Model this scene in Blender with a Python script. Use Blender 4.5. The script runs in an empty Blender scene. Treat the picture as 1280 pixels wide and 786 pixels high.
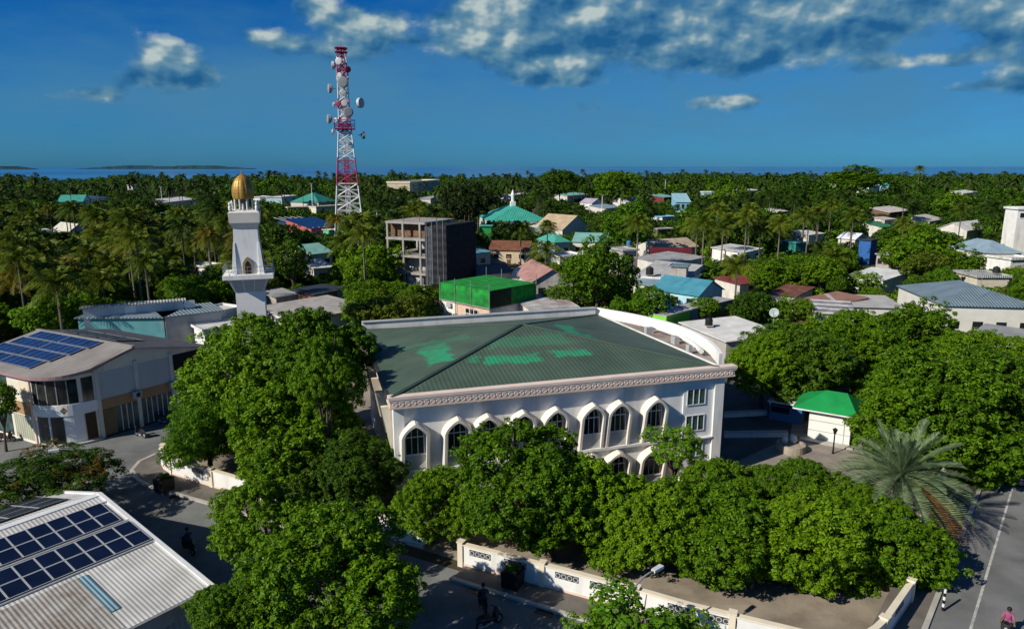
import bpy, bmesh, math, random
import numpy as np
from mathutils import Vector, Matrix

# ------------------------------------------------------------------ camera
CAM_H, FPX, PITCH = 25.0, 870.0, math.radians(12)
S = bpy.context.scene
COL = S.collection
cd = bpy.data.cameras.new('camera'); cam = bpy.data.objects.new('camera', cd); COL.objects.link(cam)
cam.location = (0, 0, CAM_H); cam.rotation_euler = (math.radians(90) - PITCH, 0, 0)
cd.sensor_width = 36; cd.lens = 36 * FPX / 1280; cd.clip_start = .5; cd.clip_end = 60000
S.camera = cam
S.view_settings.view_transform = 'Standard'; S.view_settings.look = 'None'
S.view_settings.exposure = 0.12; S.view_settings.gamma = 1.0
S.view_settings.use_curve_mapping = False

# ------------------------------------------------------------------ sun and sky
SUN_EL = math.radians(34)
TR = Vector((.84, .543)).normalized()          # where the light travels on the ground
sd = bpy.data.lights.new('sun', 'SUN'); so = bpy.data.objects.new('sun', sd); COL.objects.link(so)
so.rotation_euler = Vector((TR.x * math.cos(SUN_EL), TR.y * math.cos(SUN_EL), -math.sin(SUN_EL))).to_track_quat('-Z', 'Y').to_euler()
sd.energy = 4.9; sd.angle = math.radians(.5); sd.color = (1, .93, .80)
so.location = (0, 0, 200)

def px_dir(x, y):
    u = (x - 640) / FPX; v = (393 - y) / FPX
    d = Vector((u, math.cos(PITCH) + v * math.sin(PITCH), -math.sin(PITCH) + v * math.cos(PITCH)))
    return d.normalized()

W = bpy.data.worlds.new('World'); S.world = W; W.use_nodes = True
def build_world():
    nt = W.node_tree; N = nt.nodes; L = nt.links; N.clear()
    out = N.new('ShaderNodeOutputWorld'); bg = N.new('ShaderNodeBackground'); L.new(bg.outputs[0], out.inputs[0])
    bg.inputs['Strength'].default_value = .055
    sky = N.new('ShaderNodeTexSky'); sky.sky_type = 'NISHITA'; sky.sun_disc = False
    sky.sun_elevation = SUN_EL; sky.sun_rotation = math.atan2(-TR.x, -TR.y)
    sky.air_density = 1.0; sky.dust_density = .4; sky.ozone_density = 2.5
    tc = N.new('ShaderNodeTexCoord')
    sep = N.new('ShaderNodeSeparateXYZ'); L.new(tc.outputs['Generated'], sep.inputs[0])
    def M(op, a, b=None, c=None, clamp=False):
        n = N.new('ShaderNodeMath'); n.operation = op; n.use_clamp = clamp
        for i, k in enumerate((a, b, c)):
            if k is None: continue
            if isinstance(k, (int, float)): n.inputs[i].default_value = k
            else: L.new(k, n.inputs[i])
        return n.outputs[0]
    az = M('MULTIPLY', M('ARCTAN2', sep.outputs[0], sep.outputs[1]), 57.2958)
    el = M('MULTIPLY', M('ARCSINE', sep.outputs[2]), 57.2958)
    tint = N.new('ShaderNodeMix'); tint.data_type = 'RGBA'; tint.blend_type = 'MULTIPLY'; tint.inputs[0].default_value = 1
    L.new(sky.outputs[0], tint.inputs[6])
    tr = N.new('ShaderNodeValToRGB'); L.new(M('DIVIDE', el, 60.0, clamp=True), tr.inputs[0])     # clear tropical air: deeper blue with height
    e = tr.color_ramp.elements; e[0].position = 0; e[0].color = SKY_TINT[0]; e[1].position = 1; e[1].color = SKY_TINT[3]
    k_ = e.new(.10); k_.color = SKY_TINT[1]
    k_ = e.new(.22); k_.color = SKY_TINT[2]
    L.new(tr.outputs[0], tint.inputs[7])
    def noise(sx, sy, ox, oy, scale, detail, rough=.55, dist=0.0):
        cb = N.new('ShaderNodeCombineXYZ')
        L.new(M('MULTIPLY_ADD', az, sx, ox), cb.inputs[0]); L.new(M('MULTIPLY_ADD', el, sy, oy), cb.inputs[1])
        t = N.new('ShaderNodeTexNoise'); L.new(cb.outputs[0], t.inputs['Vector'])
        t.inputs['Scale'].default_value = scale; t.inputs['Detail'].default_value = detail
        t.inputs['Roughness'].default_value = rough; t.inputs['Distortion'].default_value = dist
        return t.outputs[0]
    def blobs(lst):
        tot = None
        for (x, y, sx, sy, w) in lst:
            d = px_dir(x, y); a0 = math.degrees(math.atan2(d.x, d.y)); e0 = math.degrees(math.asin(d.z))
            k = 360 / (2 * math.pi * FPX)
            p = M('MULTIPLY', M('SUBTRACT', az, a0), 1 / (sx * k)); q = M('MULTIPLY', M('SUBTRACT', el, e0), 1 / (sy * k))
            r2 = M('ADD', M('MULTIPLY', p, p), M('MULTIPLY', q, q))
            g = M('MULTIPLY', M('EXPONENT', M('MULTIPLY', r2, -1.0)), w)
            tot = g if tot is None else M('ADD', tot, g)
        return tot
    n1 = noise(.24, .36, 5.4, 2.3, 1.0, 12, .56)                    # billows
    q0 = noise(.26, .38, 5.4, 2.3, 1.0, 3, .5)                      # the same field, smooth, here and a step towards the light: relief
    q1 = noise(.26, .38, 5.4 - .15, 2.3 + .26, 1.0, 3, .5)
    r0 = noise(.85, 1.15, 1.4, 6.3, 1.0, 5, .55)
    r1 = noise(.85, 1.15, 1.4 - .16, 6.3 + .22, 1.0, 5, .55)
    thick = blobs(CLOUD_BRIGHT)
    thin = blobs(CLOUD_THIN)
    body = M('SUBTRACT', M('ADD', thick, M('ADD', M('MULTIPLY', M('SUBTRACT', n1, .5), 2.2), M('MULTIPLY', M('SUBTRACT', r0, .5), .6))), .60)
    m1 = M('MULTIPLY', M('MULTIPLY', body, 2.0, clamp=True), .92)
    n2 = noise(.16, .50, 7.3, 2.2, 1.0, 7, .55)
    m2 = M('MULTIPLY', M('ADD', thin, M('MULTIPLY', M('SUBTRACT', n2, .5), 1.9)), .62, clamp=True)
    m2 = M('MULTIPLY', m2, VEIL)
    relief = M('ADD', M('MULTIPLY_ADD', M('SUBTRACT', q0, q1), 2.7, .38), M('MULTIPLY', M('SUBTRACT', r0, r1), .38))
    relief = M('ADD', relief, M('MULTIPLY', body, .10))
    dark = blobs(CLOUD_DARK)
    lit = M('SUBTRACT', M('ADD', relief, M('MULTIPLY', blobs(CLOUD_LIT), .42)), M('MULTIPLY', dark, .30), clamp=True)
    cr = N.new('ShaderNodeValToRGB'); L.new(lit, cr.inputs[0])
    e = cr.color_ramp.elements
    e[0].position = 0; e[0].color = (.22, 1.75, 4.3, 1); e[1].position = 1; e[1].color = (8.4, 9.8, 9.4, 1)
    m_ = e.new(.35); m_.color = (.95, 3.1, 5.4, 1)
    m_ = e.new(.66); m_.color = (2.5, 4.8, 6.3, 1)
    veil = N.new('ShaderNodeMix'); veil.data_type = 'RGBA'; L.new(m2, veil.inputs[0]); L.new(tint.outputs[2], veil.inputs[6]); veil.inputs[7].default_value = (1.15, 3.75, 6.3, 1)
    mask = m1; tint = veil
    mix = N.new('ShaderNodeMix'); mix.data_type = 'RGBA'
    L.new(mask, mix.inputs[0]); L.new(tint.outputs[2], mix.inputs[6]); L.new(cr.outputs[0], mix.inputs[7])
    L.new(mix.outputs[2], bg.inputs['Color'])
SKY_TINT = [(.15, .66, 1.50, 1), (.12, .62, 1.30, 1), (.016, .50, 1.20, 1), (.36, .60, .82, 1)]
# (x, y, half width, half height, weight) of each cloud as it hangs in the sky, written as photo bearings
CLOUD_BRIGHT = [(214, 66, 40, 26, 1.35), (190, 96, 62, 16, .95), (240, 104, 50, 12, .7), (392, 10, 34, 26, 1.3), (468, 44, 46, 28, 1.5), (338, 48, 34, 14, 1.0), (400, 66, 60, 14, .7), (600, 26, 60, 44, 1.4), (690, 36, 100, 46, 1.4),
                (830, 36, 120, 44, 1.6), (930, 50, 76, 38, 1.5), (1060, 36, 66, 30, 1.35), (1170, 8, 90, 26, 1.4), (1268, 44, 40, 42, 1.3),
                (680, 92, 44, 16, 1.2), (722, 98, 22, 9, .9), (905, 128, 46, 10, 1.25), (1140, 78, 56, 10, 1.1), (1205, 108, 40, 7, 1.0), (730, 136, 24, 11, .9), (640, 150, 30, 12, .6), (140, 118, 26, 9, .8), (85, 120, 34, 9, .7), (1275, 110, 18, 20, .7)]
VEIL = .75
CLOUD_THIN = [(260, 125, 360, 60, .50), (700, 115, 450, 70, .55), (1130, 120, 300, 75, .55), (230, 130, 140, 45, .55), (400, 95, 110, 40, .8), (640, 60, 120, 40, .6), (560, 150, 150, 24, .5), (760, 150, 120, 30, .5), (980, 150, 200, 30, .4), (1160, 110, 150, 40, .5), (1130, 40, 200, 40, .5), (60, 125, 50, 14, .45)]
CLOUD_DARK = [(790, 46, 90, 20, .9), (910, 66, 70, 16, 1.0), (640, 66, 90, 14, .6), (1060, 56, 60, 9, .7), (1180, 28, 60, 9, .8), (1270, 66, 40, 20, .7), (690, 106, 40, 7, .6), (215, 104, 80, 16, .7), (440, 70, 70, 12, .5), (380, 76, 60, 14, .6), (720, 12, 60, 14, .5)]
CLOUD_LIT = [(212, 54, 38, 18, 1.1), (196, 76, 26, 12, .5), (470, 34, 40, 16, .8), (600, 8, 55, 18, .7), (395, 2, 30, 16, .8), (335, 40, 24, 8, .8), (983, 52, 10, 20, 1.0), (910, 122, 40, 6, .7), (740, 18, 12, 10, .9), (860, 14, 60, 10, .4), (700, 80, 30, 8, .4), (1090, 22, 24, 10, .6), (1150, 72, 40, 6, .4), (640, 44, 60, 10, .4)]
build_world()

# ------------------------------------------------------------------ helpers
def G(x, y, z=0.0):
    """the point at height z that the photograph shows at pixel x, y"""
    u = (x - 640) / FPX; v = (393 - y) / FPX
    d = (u, math.cos(PITCH) + v * math.sin(PITCH), -math.sin(PITCH) + v * math.cos(PITCH))
    t = (z - CAM_H) / d[2]
    return Vector((d[0] * t, d[1] * t, z))
def PX(X, Y, Z):
    z = Z - CAM_H
    dep = Y * math.cos(PITCH) - z * math.sin(PITCH); up = Y * math.sin(PITCH) + z * math.cos(PITCH)
    return (640 + FPX * X / dep, 393 - FPX * up / dep, FPX / dep)
def AtY(x, y, Y):
    """the point at ground distance Y that shows at pixel x, y"""
    d = px_dir(x, y); t = Y / d.y
    return Vector((d.x * t, Y, CAM_H + d.z * t))

MATS = {}
def mat(name, col, rough=.7, var=.12, scale=1.5, bump=0.0, bscale=12, spec=.3, metal=0.0, stain=None, stain_amt=.0, stain_scale=.6, stripe=None, pitch=.3, sdepth=.5, streak=0.0):
    """procedural paint / plaster / sheet metal: noise-varied colour, optional stains, optional ribs along an axis"""
    if name in MATS: return MATS[name]
    m = bpy.data.materials.new(name); m.use_nodes = True; MATS[name] = m
    nt = m.node_tree; N = nt.nodes; L = nt.links
    b = N['Principled BSDF']; b.inputs['Roughness'].default_value = rough; b.inputs['Metallic'].default_value = metal
    b.inputs['Specular IOR Level'].default_value = spec
    tc = N.new('ShaderNodeTexCoord')
    n = N.new('ShaderNodeTexNoise'); n.inputs['Scale'].default_value = scale; n.inputs['Detail'].default_value = 6
    L.new(tc.outputs['Object'], n.inputs['Vector'])
    r = N.new('ShaderNodeValToRGB'); L.new(n.outputs[0], r.inputs[0])
    c = Vector(col[:3])
    lo = c * (1 - var * 1.6); hi = c * (1 + var)
    r.color_ramp.elements[0].position = .3; r.color_ramp.elements[0].color = (*lo, 1)
    r.color_ramp.elements[1].position = .7; r.color_ramp.elements[1].color = (*[min(k, .9) for k in hi], 1)
    last = r.outputs[0]
    if stain is not None:
        n2 = N.new('ShaderNodeTexNoise'); n2.inputs['Scale'].default_value = stain_scale; n2.inputs['Detail'].default_value = 8; n2.inputs['Roughness'].default_value = .65
        mp = N.new('ShaderNodeMapping'); L.new(tc.outputs['Object'], mp.inputs[0]); L.new(mp.outputs[0], n2.inputs['Vector'])
        mp.inputs['Location'].default_value = (3.7, 1.3, 8.1)
        if streak: mp.inputs['Scale'].default_value = (1, 1, 1 / (1 + streak)) if streak > 0 else (1, 1 / (1 - streak), 1)
        r2 = N.new('ShaderNodeValToRGB'); L.new(n2.outputs[0], r2.inputs[0])
        r2.color_ramp.elements[0].position = .62 - .3 * stain_amt; r2.color_ramp.elements[1].position = .74
        r2.color_ramp.elements[0].color = (0, 0, 0, 1); r2.color_ramp.elements[1].color = (.85, .85, .85, 1)
        mx = N.new('ShaderNodeMix'); mx.data_type = 'RGBA'; L.new(r2.outputs[0], mx.inputs[0]); L.new(last, mx.inputs[6]); mx.inputs[7].default_value = (*stain, 1)
        last = mx.outputs[2]
    L.new(last, b.inputs['Base Color'])
    if stripe:
        sp = N.new('ShaderNodeSeparateXYZ'); L.new(tc.outputs['Object'], sp.inputs[0])
        f = N.new('ShaderNodeMath'); f.operation = 'MULTIPLY'; f.inputs[1].default_value = 2 * math.pi / pitch
        L.new(sp.outputs['XYZ'.index(stripe)], f.inputs[0])
        s = N.new('ShaderNodeMath'); s.operation = 'SINE'; L.new(f.outputs[0], s.inputs[0])
        bp = N.new('ShaderNodeBump'); bp.inputs['Strength'].default_value = sdepth; bp.inputs['Distance'].default_value = pitch * .2
        L.new(s.outputs[0], bp.inputs['Height']); L.new(bp.outputs[0], b.inputs['Normal'])
    elif bump:
        n3 = N.new('ShaderNodeTexNoise'); n3.inputs['Scale'].default_value = bscale; n3.inputs['Detail'].default_value = 4
        L.new(tc.outputs['Object'], n3.inputs['Vector'])
        bp = N.new('ShaderNodeBump'); bp.inputs['Strength'].default_value = bump; bp.inputs['Distance'].default_value = .05
        L.new(n3.outputs[0], bp.inputs['Height']); L.new(bp.outputs[0], b.inputs['Normal'])
    return m

def leaf_mat(name, a, b_, c_, trans=.25, rough=.55):
    m = bpy.data.materials.new(name); m.use_nodes = True; MATS[name] = m
    nt = m.node_tree; N = nt.nodes; L = nt.links; N.clear()
    out = N.new('ShaderNodeOutputMaterial')
    geo = N.new('ShaderNodeNewGeometry'); oi = N.new('ShaderNodeObjectInfo'); tc = N.new('ShaderNodeTexCoord')
    n = N.new('ShaderNodeTexNoise'); n.inputs['Scale'].default_value = 3.0; n.inputs['Detail'].default_value = 3
    L.new(tc.outputs['Object'], n.inputs['Vector'])
    def M(op, x, y):
        q = N.new('ShaderNodeMath'); q.operation = op
        for i, k in enumerate((x, y)):
            if isinstance(k, (int, float)): q.inputs[i].default_value = k
            else: L.new(k, q.inputs[i])
        return q.outputs[0]
    f = M('ADD', M('MULTIPLY', geo.outputs['Random Per Island'], .58), M('ADD', M('MULTIPLY', n.outputs[0], .6), M('SUBTRACT', M('MULTIPLY', oi.outputs['Random'], .34), .26)))
    r = N.new('ShaderNodeValToRGB'); L.new(f, r.inputs[0])
    e = r.color_ramp.elements; e[0].position = .1; e[0].color = (*a, 1); e[1].position = .95; e[1].color = (*c_, 1)
    k = e.new(.5); k.color = (*b_, 1)
    p = N.new('ShaderNodeBsdfPrincipled'); p.inputs['Roughness'].default_value = rough; p.inputs['Specular IOR Level'].default_value = .18
    L.new(r.outputs[0], p.inputs['Base Color'])
    t = N.new('ShaderNodeBsdfTranslucent'); L.new(r.outputs[0], t.inputs['Color'])
    mx = N.new('ShaderNodeMixShader'); mx.inputs[0].default_value = trans
    L.new(p.outputs[0], mx.inputs[1]); L.new(t.outputs[0], mx.inputs[2]); L.new(mx.outputs[0], out.inputs[0])
    return m

class MB:
    def __init__(s): s.v = []; s.f = []; s.m = []
    def add(s, vs, fs, m=0):
        o = len(s.v); s.v += [tuple(p) for p in vs]; s.f += [tuple(i + o for i in f) for f in fs]; s.m += [m] * len(fs); return s
    def box(s, x0, y0, z0, x1, y1, z1, m=0):
        return s.add([(x0, y0, z0), (x1, y0, z0), (x1, y1, z0), (x0, y1, z0), (x0, y0, z1), (x1, y0, z1), (x1, y1, z1), (x0, y1, z1)],
                     [(0, 3, 2, 1), (4, 5, 6, 7), (0, 1, 5, 4), (1, 2, 6, 5), (2, 3, 7, 6), (3, 0, 4, 7)], m)
    def poly(s, pts, m=0): return s.add(pts, [tuple(range(len(pts)))], m)
    def prism(s, pts, z0, z1, m=0):
        n = len(pts); a = sum(pts[i][0] * pts[(i + 1) % n][1] - pts[(i + 1) % n][0] * pts[i][1] for i in range(n))
        if a < 0: pts = pts[::-1]
        vs = [(p[0], p[1], z0) for p in pts] + [(p[0], p[1], z1) for p in pts]
        return s.add(vs, [tuple(range(n))[::-1], tuple(range(n, 2 * n))] + [(i, (i + 1) % n, n + (i + 1) % n, n + i) for i in range(n)], m)
    def extr(s, a, b, m=0):
        """solid between two congruent outlines"""
        n = len(a)
        return s.add(list(a) + list(b), [tuple(range(n))[::-1], tuple(range(n, 2 * n))] + [(i, (i + 1) % n, n + (i + 1) % n, n + i) for i in range(n)], m)
    def tube(s, pts, rad, n=8, m=0, cap=True):
        P = [Vector(p) for p in pts]; R = rad if isinstance(rad, (list, tuple)) else [rad] * len(P)
        o = len(s.v); up = None
        for i, p in enumerate(P):
            d = (P[min(i + 1, len(P) - 1)] - P[max(i - 1, 0)]).normalized()
            if up is None: up = Vector((0, 0, 1)) if abs(d.z) < .9 else Vector((1, 0, 0))
            a = d.cross(up).normalized(); b = a.cross(d).normalized(); up = b
            for k in range(n):
                t = 2 * math.pi * k / n; s.v.append(tuple(p + (a * math.cos(t) + b * math.sin(t)) * R[i]))
        for i in range(len(P) - 1):
            for k in range(n):
                s.f.append((o + i * n + k, o + i * n + (k + 1) % n, o + (i + 1) * n + (k + 1) % n, o + (i + 1) * n + k)); s.m.append(m)
        if cap:
            s.f.append(tuple(o + k for k in range(n))[::-1]); s.m.append(m)
            q = o + (len(P) - 1) * n; s.f.append(tuple(q + k for k in range(n))); s.m.append(m)
        return s
    def lathe(s, prof, n=24, c=(0, 0), m=0, rib=0.0, ribs=0):
        o = len(s.v)
        for (r, z) in prof:
            for k in range(n):
                t = 2 * math.pi * k / n; rr = r * (1 - rib * abs(math.sin(t * ribs / 2)) ** 8) if ribs else r
                s.v.append((c[0] + rr * math.cos(t), c[1] + rr * math.sin(t), z))
        for i in range(len(prof) - 1):
            for k in range(n):
                s.f.append((o + i * n + k, o + i * n + (k + 1) % n, o + (i + 1) * n + (k + 1) % n, o + (i + 1) * n + k)); s.m.append(m)
        s.f.append(tuple(o + k for k in range(n))[::-1]); s.m.append(m)
        q = o + (len(prof) - 1) * n; s.f.append(tuple(q + k for k in range(n))); s.m.append(m)
        return s
    def build(s, name, mats, parent=None, smooth=False):
        me = bpy.data.meshes.new(name); me.from_pydata(s.v, [], s.f)
        if not isinstance(mats, (list, tuple)): mats = [mats]
        for q in mats: me.materials.append(q)
        if len(mats) > 1: me.polygons.foreach_set('material_index', s.m)
        if smooth: me.polygons.foreach_set('use_smooth', [True] * len(me.polygons))
        me.update()
        o = bpy.data.objects.new(name, me); COL.objects.link(o)
        if parent is not None: o.parent = parent
        return o
def tag(o, label=None, cat=None, group=None, kind=None):
    if label: o['label'] = label
    if cat: o['category'] = cat
    if group: o['group'] = group
    if kind: o['kind'] = kind
    return o
def thing(name, label, cat, loc=(0, 0, 0), rz=0.0, group=None):
    o = bpy.data.objects.new(name, None); COL.objects.link(o); o.empty_display_size = .3
    o.location = loc; o.rotation_euler = (0, 0, rz)
    return tag(o, label, cat, group)
def copy_tree(o, parent=None):
    c = o.copy(); COL.objects.link(c)
    if parent is not None: c.parent = parent
    for ch in o.children: copy_tree(ch, c)
    return c
def structure(o): return tag(o, kind='structure')

# ------------------------------------------------------------------ materials
white = mat('white_paint', (.77, .77, .75), .65, .06, .7, .05, 8, stain=(.50, .48, .44), stain_amt=.42, stain_scale=.7, streak=4)
cream = mat('cream_paint', (.74, .66, .52), .65, .06, .8, .05, 8)
pink_cream = mat('pinkish_stone_paint', (.74, .56, .46), .65, .06, 1.2, .05, 9)
grey_wall = mat('grey_plaster', (.42, .43, .43), .8, .1, .9, .1, 8, stain=(.25, .24, .23), stain_amt=.3, streak=2)
panel_grey = mat('grey_cladding_panel', (.46, .49, .50), .6, .06, .5)
teal_wall = mat('teal_wall_paint', (.10, .30, .33), .7, .1, .6, .05, 8, stain=(.25, .32, .33), stain_amt=.2, streak=2)
cyan_wall = mat('pale_cyan_wall_paint', (.40, .66, .72), .7, .08, .8)
concrete = mat('raw_concrete', (.33, .31, .285), .9, .15, .8, .2, 14, stain=(.2, .19, .18), stain_amt=.35, streak=2)
dark_fill = mat('painted_dark_fill', (.012, .012, .014), .8, .1)  # near-black: painted shade of openings, also a plain dark finish
glass = mat('dark_window_glass', (.015, .02, .025), .12, .1, .5, spec=.5)
teal_glass = mat('teal_curtained_glass', (.05, .10, .10), .25, .45, 1.2, spec=.45, streak=4)
asphalt = mat('asphalt', (.175, .182, .180), .9, .16, .35, .35, 22, stain=(.085, .085, .085), stain_amt=.45, stain_scale=.3)
pave = mat('brown_paving', (.15, .135, .12), .9, .15, .8, .3, 9)
kerbm = mat('kerb_concrete', (.42, .40, .36), .85, .1, 1.2)
linew = mat('road_paint', (.50, .50, .47), .8, .15, 3, stain=(.19, .19, .19), stain_amt=.65, stain_scale=1.5)
sand = mat('sandy_ground', (.30, .255, .20), .95, .22, .3, .3, 7, stain=(.14, .115, .085), stain_amt=.45, stain_scale=.35)
earth = mat('island_ground', (.085, .075, .045), .95, .4, .08, .3, 3, stain=(.03, .045, .015), stain_amt=.6, stain_scale=.06)
gold = mat('gilded_dome', (.40, .235, .05), .45, .2, 2.0, spec=.4, metal=.3, stain=(.22, .13, .04), stain_amt=.3, stain_scale=1.2)
red_paint = mat('red_lattice_paint', (.40, .03, .11), .5, .1, 1)
white_metal = mat('white_lattice_paint', (.72, .73, .74), .5, .06, 1)
grey_metal = mat('galvanised_metal', (.33, .34, .35), .45, .1, 2, metal=.4)
black_plastic = mat('black_plastic', (.012, .012, .013), .5, .2, 3)
rubber = mat('tyre_rubber', (.010, .010, .010), .85, .2, 5)
solar = None
bark = mat('bark', (.13, .095, .065), .95, .3, 3, .5, 10)
palm_bark = mat('palm_bark', (.17, .145, .115), .95, .25, 4, .5, 12)
wood_brown = mat('brown_boards', (.20, .11, .06), .85, .3, 1.4, stripe='X', pitch=.3)
orange_band = mat('ochre_band_paint', (.38, .23, .12), .7, .1, .7)
skin = mat('skin', (.22, .115, .07), .55, .05, 5)

def roofm(name, col, stripe='X', pitch=.35, rough=.5, stain=None, amt=.2, sc=.5, var=.12, sdepth=.5):
    return mat(name, col, rough, var, .5, stripe=stripe, pitch=pitch, sdepth=sdepth, stain=stain, stain_amt=amt, stain_scale=sc, spec=.35)
RUST = (.20, .085, .05)

def solar_mat():
    m = mat('solar_cells', (.006, .010, .030), .18, .2, .9, spec=.5)
    return m
solar = solar_mat()
solar_blue = mat('blue_solar_cells', (.012, .035, .115), .22, .25, .6, spec=.5)
alu = mat('panel_frame_aluminium', (.6, .62, .63), .4, .05, 2, metal=.3)

# ------------------------------------------------------------------ setting: sea, island, far islands
def disc(name, m, pts, z):
    o = MB().poly([(p[0], p[1], z) for p in pts]).build(name, m); return structure(o)
def water_mat():
    m = bpy.data.materials.new('sea_water'); m.use_nodes = True; nt = m.node_tree; N = nt.nodes; L = nt.links
    b = N['Principled BSDF']; b.inputs['Roughness'].default_value = .22; b.inputs['Specular IOR Level'].default_value = .45
    tc = N.new('ShaderNodeTexCoord'); mp = N.new('ShaderNodeMapping'); mp.inputs['Scale'].default_value = (.0004, .0016, 1); L.new(tc.outputs['Object'], mp.inputs[0])
    n = N.new('ShaderNodeTexNoise'); n.inputs['Scale'].default_value = 1.2; n.inputs['Detail'].default_value = 5; L.new(mp.outputs[0], n.inputs['Vector'])
    r = N.new('ShaderNodeValToRGB'); L.new(n.outputs[0], r.inputs[0])
    r.color_ramp.elements[0].position = .35; r.color_ramp.elements[0].color = (.016, .085, .26, 1)
    r.color_ramp.elements[1].position = .68; r.color_ramp.elements[1].color = (.045, .21, .40, 1)
    L.new(r.outputs[0], b.inputs['Base Color'])
    n2 = N.new('ShaderNodeTexNoise'); n2.inputs['Scale'].default_value = .25; n2.inputs['Detail'].default_value = 6; L.new(tc.outputs['Object'], n2.inputs['Vector'])
    bp = N.new('ShaderNodeBump'); bp.inputs['Strength'].default_value = .6; bp.inputs['Distance'].default_value = .6
    L.new(n2.outputs[0], bp.inputs['Height']); L.new(bp.outputs[0], b.inputs['Normal'])
    return m
structure(MB().poly([(-45000, -2000, -1.2), (45000, -2000, -1.2), (45000, 50000, -1.2), (-45000, 50000, -1.2)]).build('sea', water_mat()))
rs = random.Random(5)
shore = []
for k in range(90):
    t = 2 * math.pi * k / 90
    rx = 1500 * (1 + .03 * math.sin(5 * t) + .02 * rs.random()); ry = 640 * (1 + .03 * math.sin(3 * t + 1) + .02 * rs.random())
    shore.append((rx * math.cos(t) + 120, ry * math.sin(t) + 290))
structure(MB().prism(shore, -3, 0).build('island_ground', earth))
far_haze_blue = mat('haze_tinted_island_scrub', (.018, .07, .095), .95, .3, .01)  # bluish haze of distance is put into the scrub colour
def far_island(x0, x1, Y, h, seed):
    r = random.Random(seed); a = G(x0, 214, 0); k = Y / a.y
    X0 = (x0 - 640) / FPX * Y; X1 = (x1 - 640) / FPX * Y
    b = MB(); n = 60; top = []; 
    prof = [h * (.55 + .45 * r.random()) * min(1, 4 * i / n, 4 * (n - i) / n + .1) for i in range(n + 1)]
    for i in range(n):
        xa = X0 + (X1 - X0) * i / n; xb = X0 + (X1 - X0) * (i + 1) / n
        b.add([(xa, Y, -2), (xb, Y, -2), (xb, Y, prof[i + 1]), (xa, Y, prof[i]), (xa, Y + 300, -2), (xb, Y + 300, -2), (xb, Y + 300, prof[i + 1]), (xa, Y + 300, prof[i])],
              [(0, 1, 2, 3), (3, 2, 6, 7), (7, 6, 5, 4)])
    structure(b.build('distant_island_hill', far_haze_blue))
far_island(104, 314, 7000, 34, 1); far_island(-60, 31, 6000, 26, 2)

# ------------------------------------------------------------------ setting: streets and yards
SA = Vector((.890, -.456)).normalized(); SN = Vector((-SA.y, SA.x))          # street direction; SN points away from the camera
W0 = Vector((-21.1, 49.9))                                                 # a point at the foot of the compound wall
def sp(s, n): p = W0 + SA * s + SN * n; return (p.x, p.y)
RD = Vector((.641, .768)).normalized(); RN = Vector((RD.y, -RD.x)); R0 = Vector((23.2, 34.0))   # cross street by the date palm; RN points right
def rp(s, n): p = R0 + RD * s + RN * n; return (p.x, p.y)
def sheet(name, m, pts, z): return structure(MB().poly([(p[0], p[1], z) for p in pts]).build(name, m))
sheet('asphalt_street', asphalt, [sp(-90, -11.2), sp(70, -11.2), sp(70, -1.0), sp(-90, -1.0)], .012)
sheet('side_street', asphalt, [(-40.5, 60.5), (-44, 57.5), (-28.0, 49.0), (-28.5, 56), (-25.0, 75), (-17, 100), (-23.5, 100), (-34.8, 72)], .016)
sheet('cross_street', asphalt, [rp(-30, -.4), rp(-30, 9.5), rp(90, 9.5), rp(90, -.4)], .020)
sheet('compound_yard', sand, [sp(-7, .4), sp(41.5, -.4), (20.0, 33.6), (22.6, 36.0), (50, 72), (34, 90), (-25, 96), (-29, 60)], .008)
court = mat('courtyard_paving', (.27, .235, .205), .9, .14, .7, .2, 12, stain=(.17, .15, .13), stain_amt=.3)
sheet('courtyard', court, [(19.5, 53), (30, 52), (36, 58), (33, 64), (40, 82), (24, 84)], .03)
shade_court = mat('courtyard_shade_colour', (.085, .09, .095), .85, .18, .5, .2, 12)
sheet('courtyard_shade', shade_court, [(19, 56), (25.0, 60.8), (26.6, 62.6), (36, 84), (20, 90), (13, 74)], .045)  # dark sheet: the courtyard's shade is put into its colour
# white road paint along the cross street and at the junction
a0 = G(1258, 635); a1 = G(1212, 790)
dv = (a1 - a0).normalized(); nv = Vector((-dv.y, dv.x, 0)) * .07
e0 = a0 - dv * 12; e1 = a1 + dv * 16
sheet('road_marking', linew, [e0 - nv, e0 + nv, e1 + nv, e1 - nv], .026)
# raised pavements with a pale kerb
def pavement(pts_in, pts_out, h=.13):
    b = MB(); n = len(pts_in)
    poly = list(pts_out) + list(pts_in)[::-1]
    b.prism(poly, -.05, h)
    structure(b.build('pavement', pave))
    k = MB()
    for i in range(len(pts_out) - 1):
        p = Vector(pts_out[i]); q = Vector(pts_out[i + 1]); d = (q - p).normalized(); m_ = Vector((-d.y, d.x)) * .14
        k.prism([p - m_, q - m_, q + m_, p + m_], -.05, h + .012)
    structure(k.build('kerb', kerbm))
def arc(c, r, a0, a1, n=8): return [(c[0] + r * math.cos(math.radians(a0 + (a1 - a0) * i / n)), c[1] + r * math.sin(math.radians(a0 + (a1 - a0) * i / n))) for i in range(n + 1)]
corner_in = [(-27.6, 62), (-29.2, 58.5)] + [(-30.0, 56.6), (-29.9, 55.6), (-29.2, 54.6), (-28.0, 53.6)] + [sp(-4, .1)]
corner_out = [(-29.6, 62.4), (-31.2, 58.8), (-32.2, 56.2), (-31.9, 54.4), (-30.4, 52.6), (-28.8, 51.4), sp(-4, -2.1)]
pavement(corner_in + [sp(0, .1), sp(15.6, .1)], corner_out + [sp(0, -2.0), sp(15.6, -2.0)])
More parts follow.
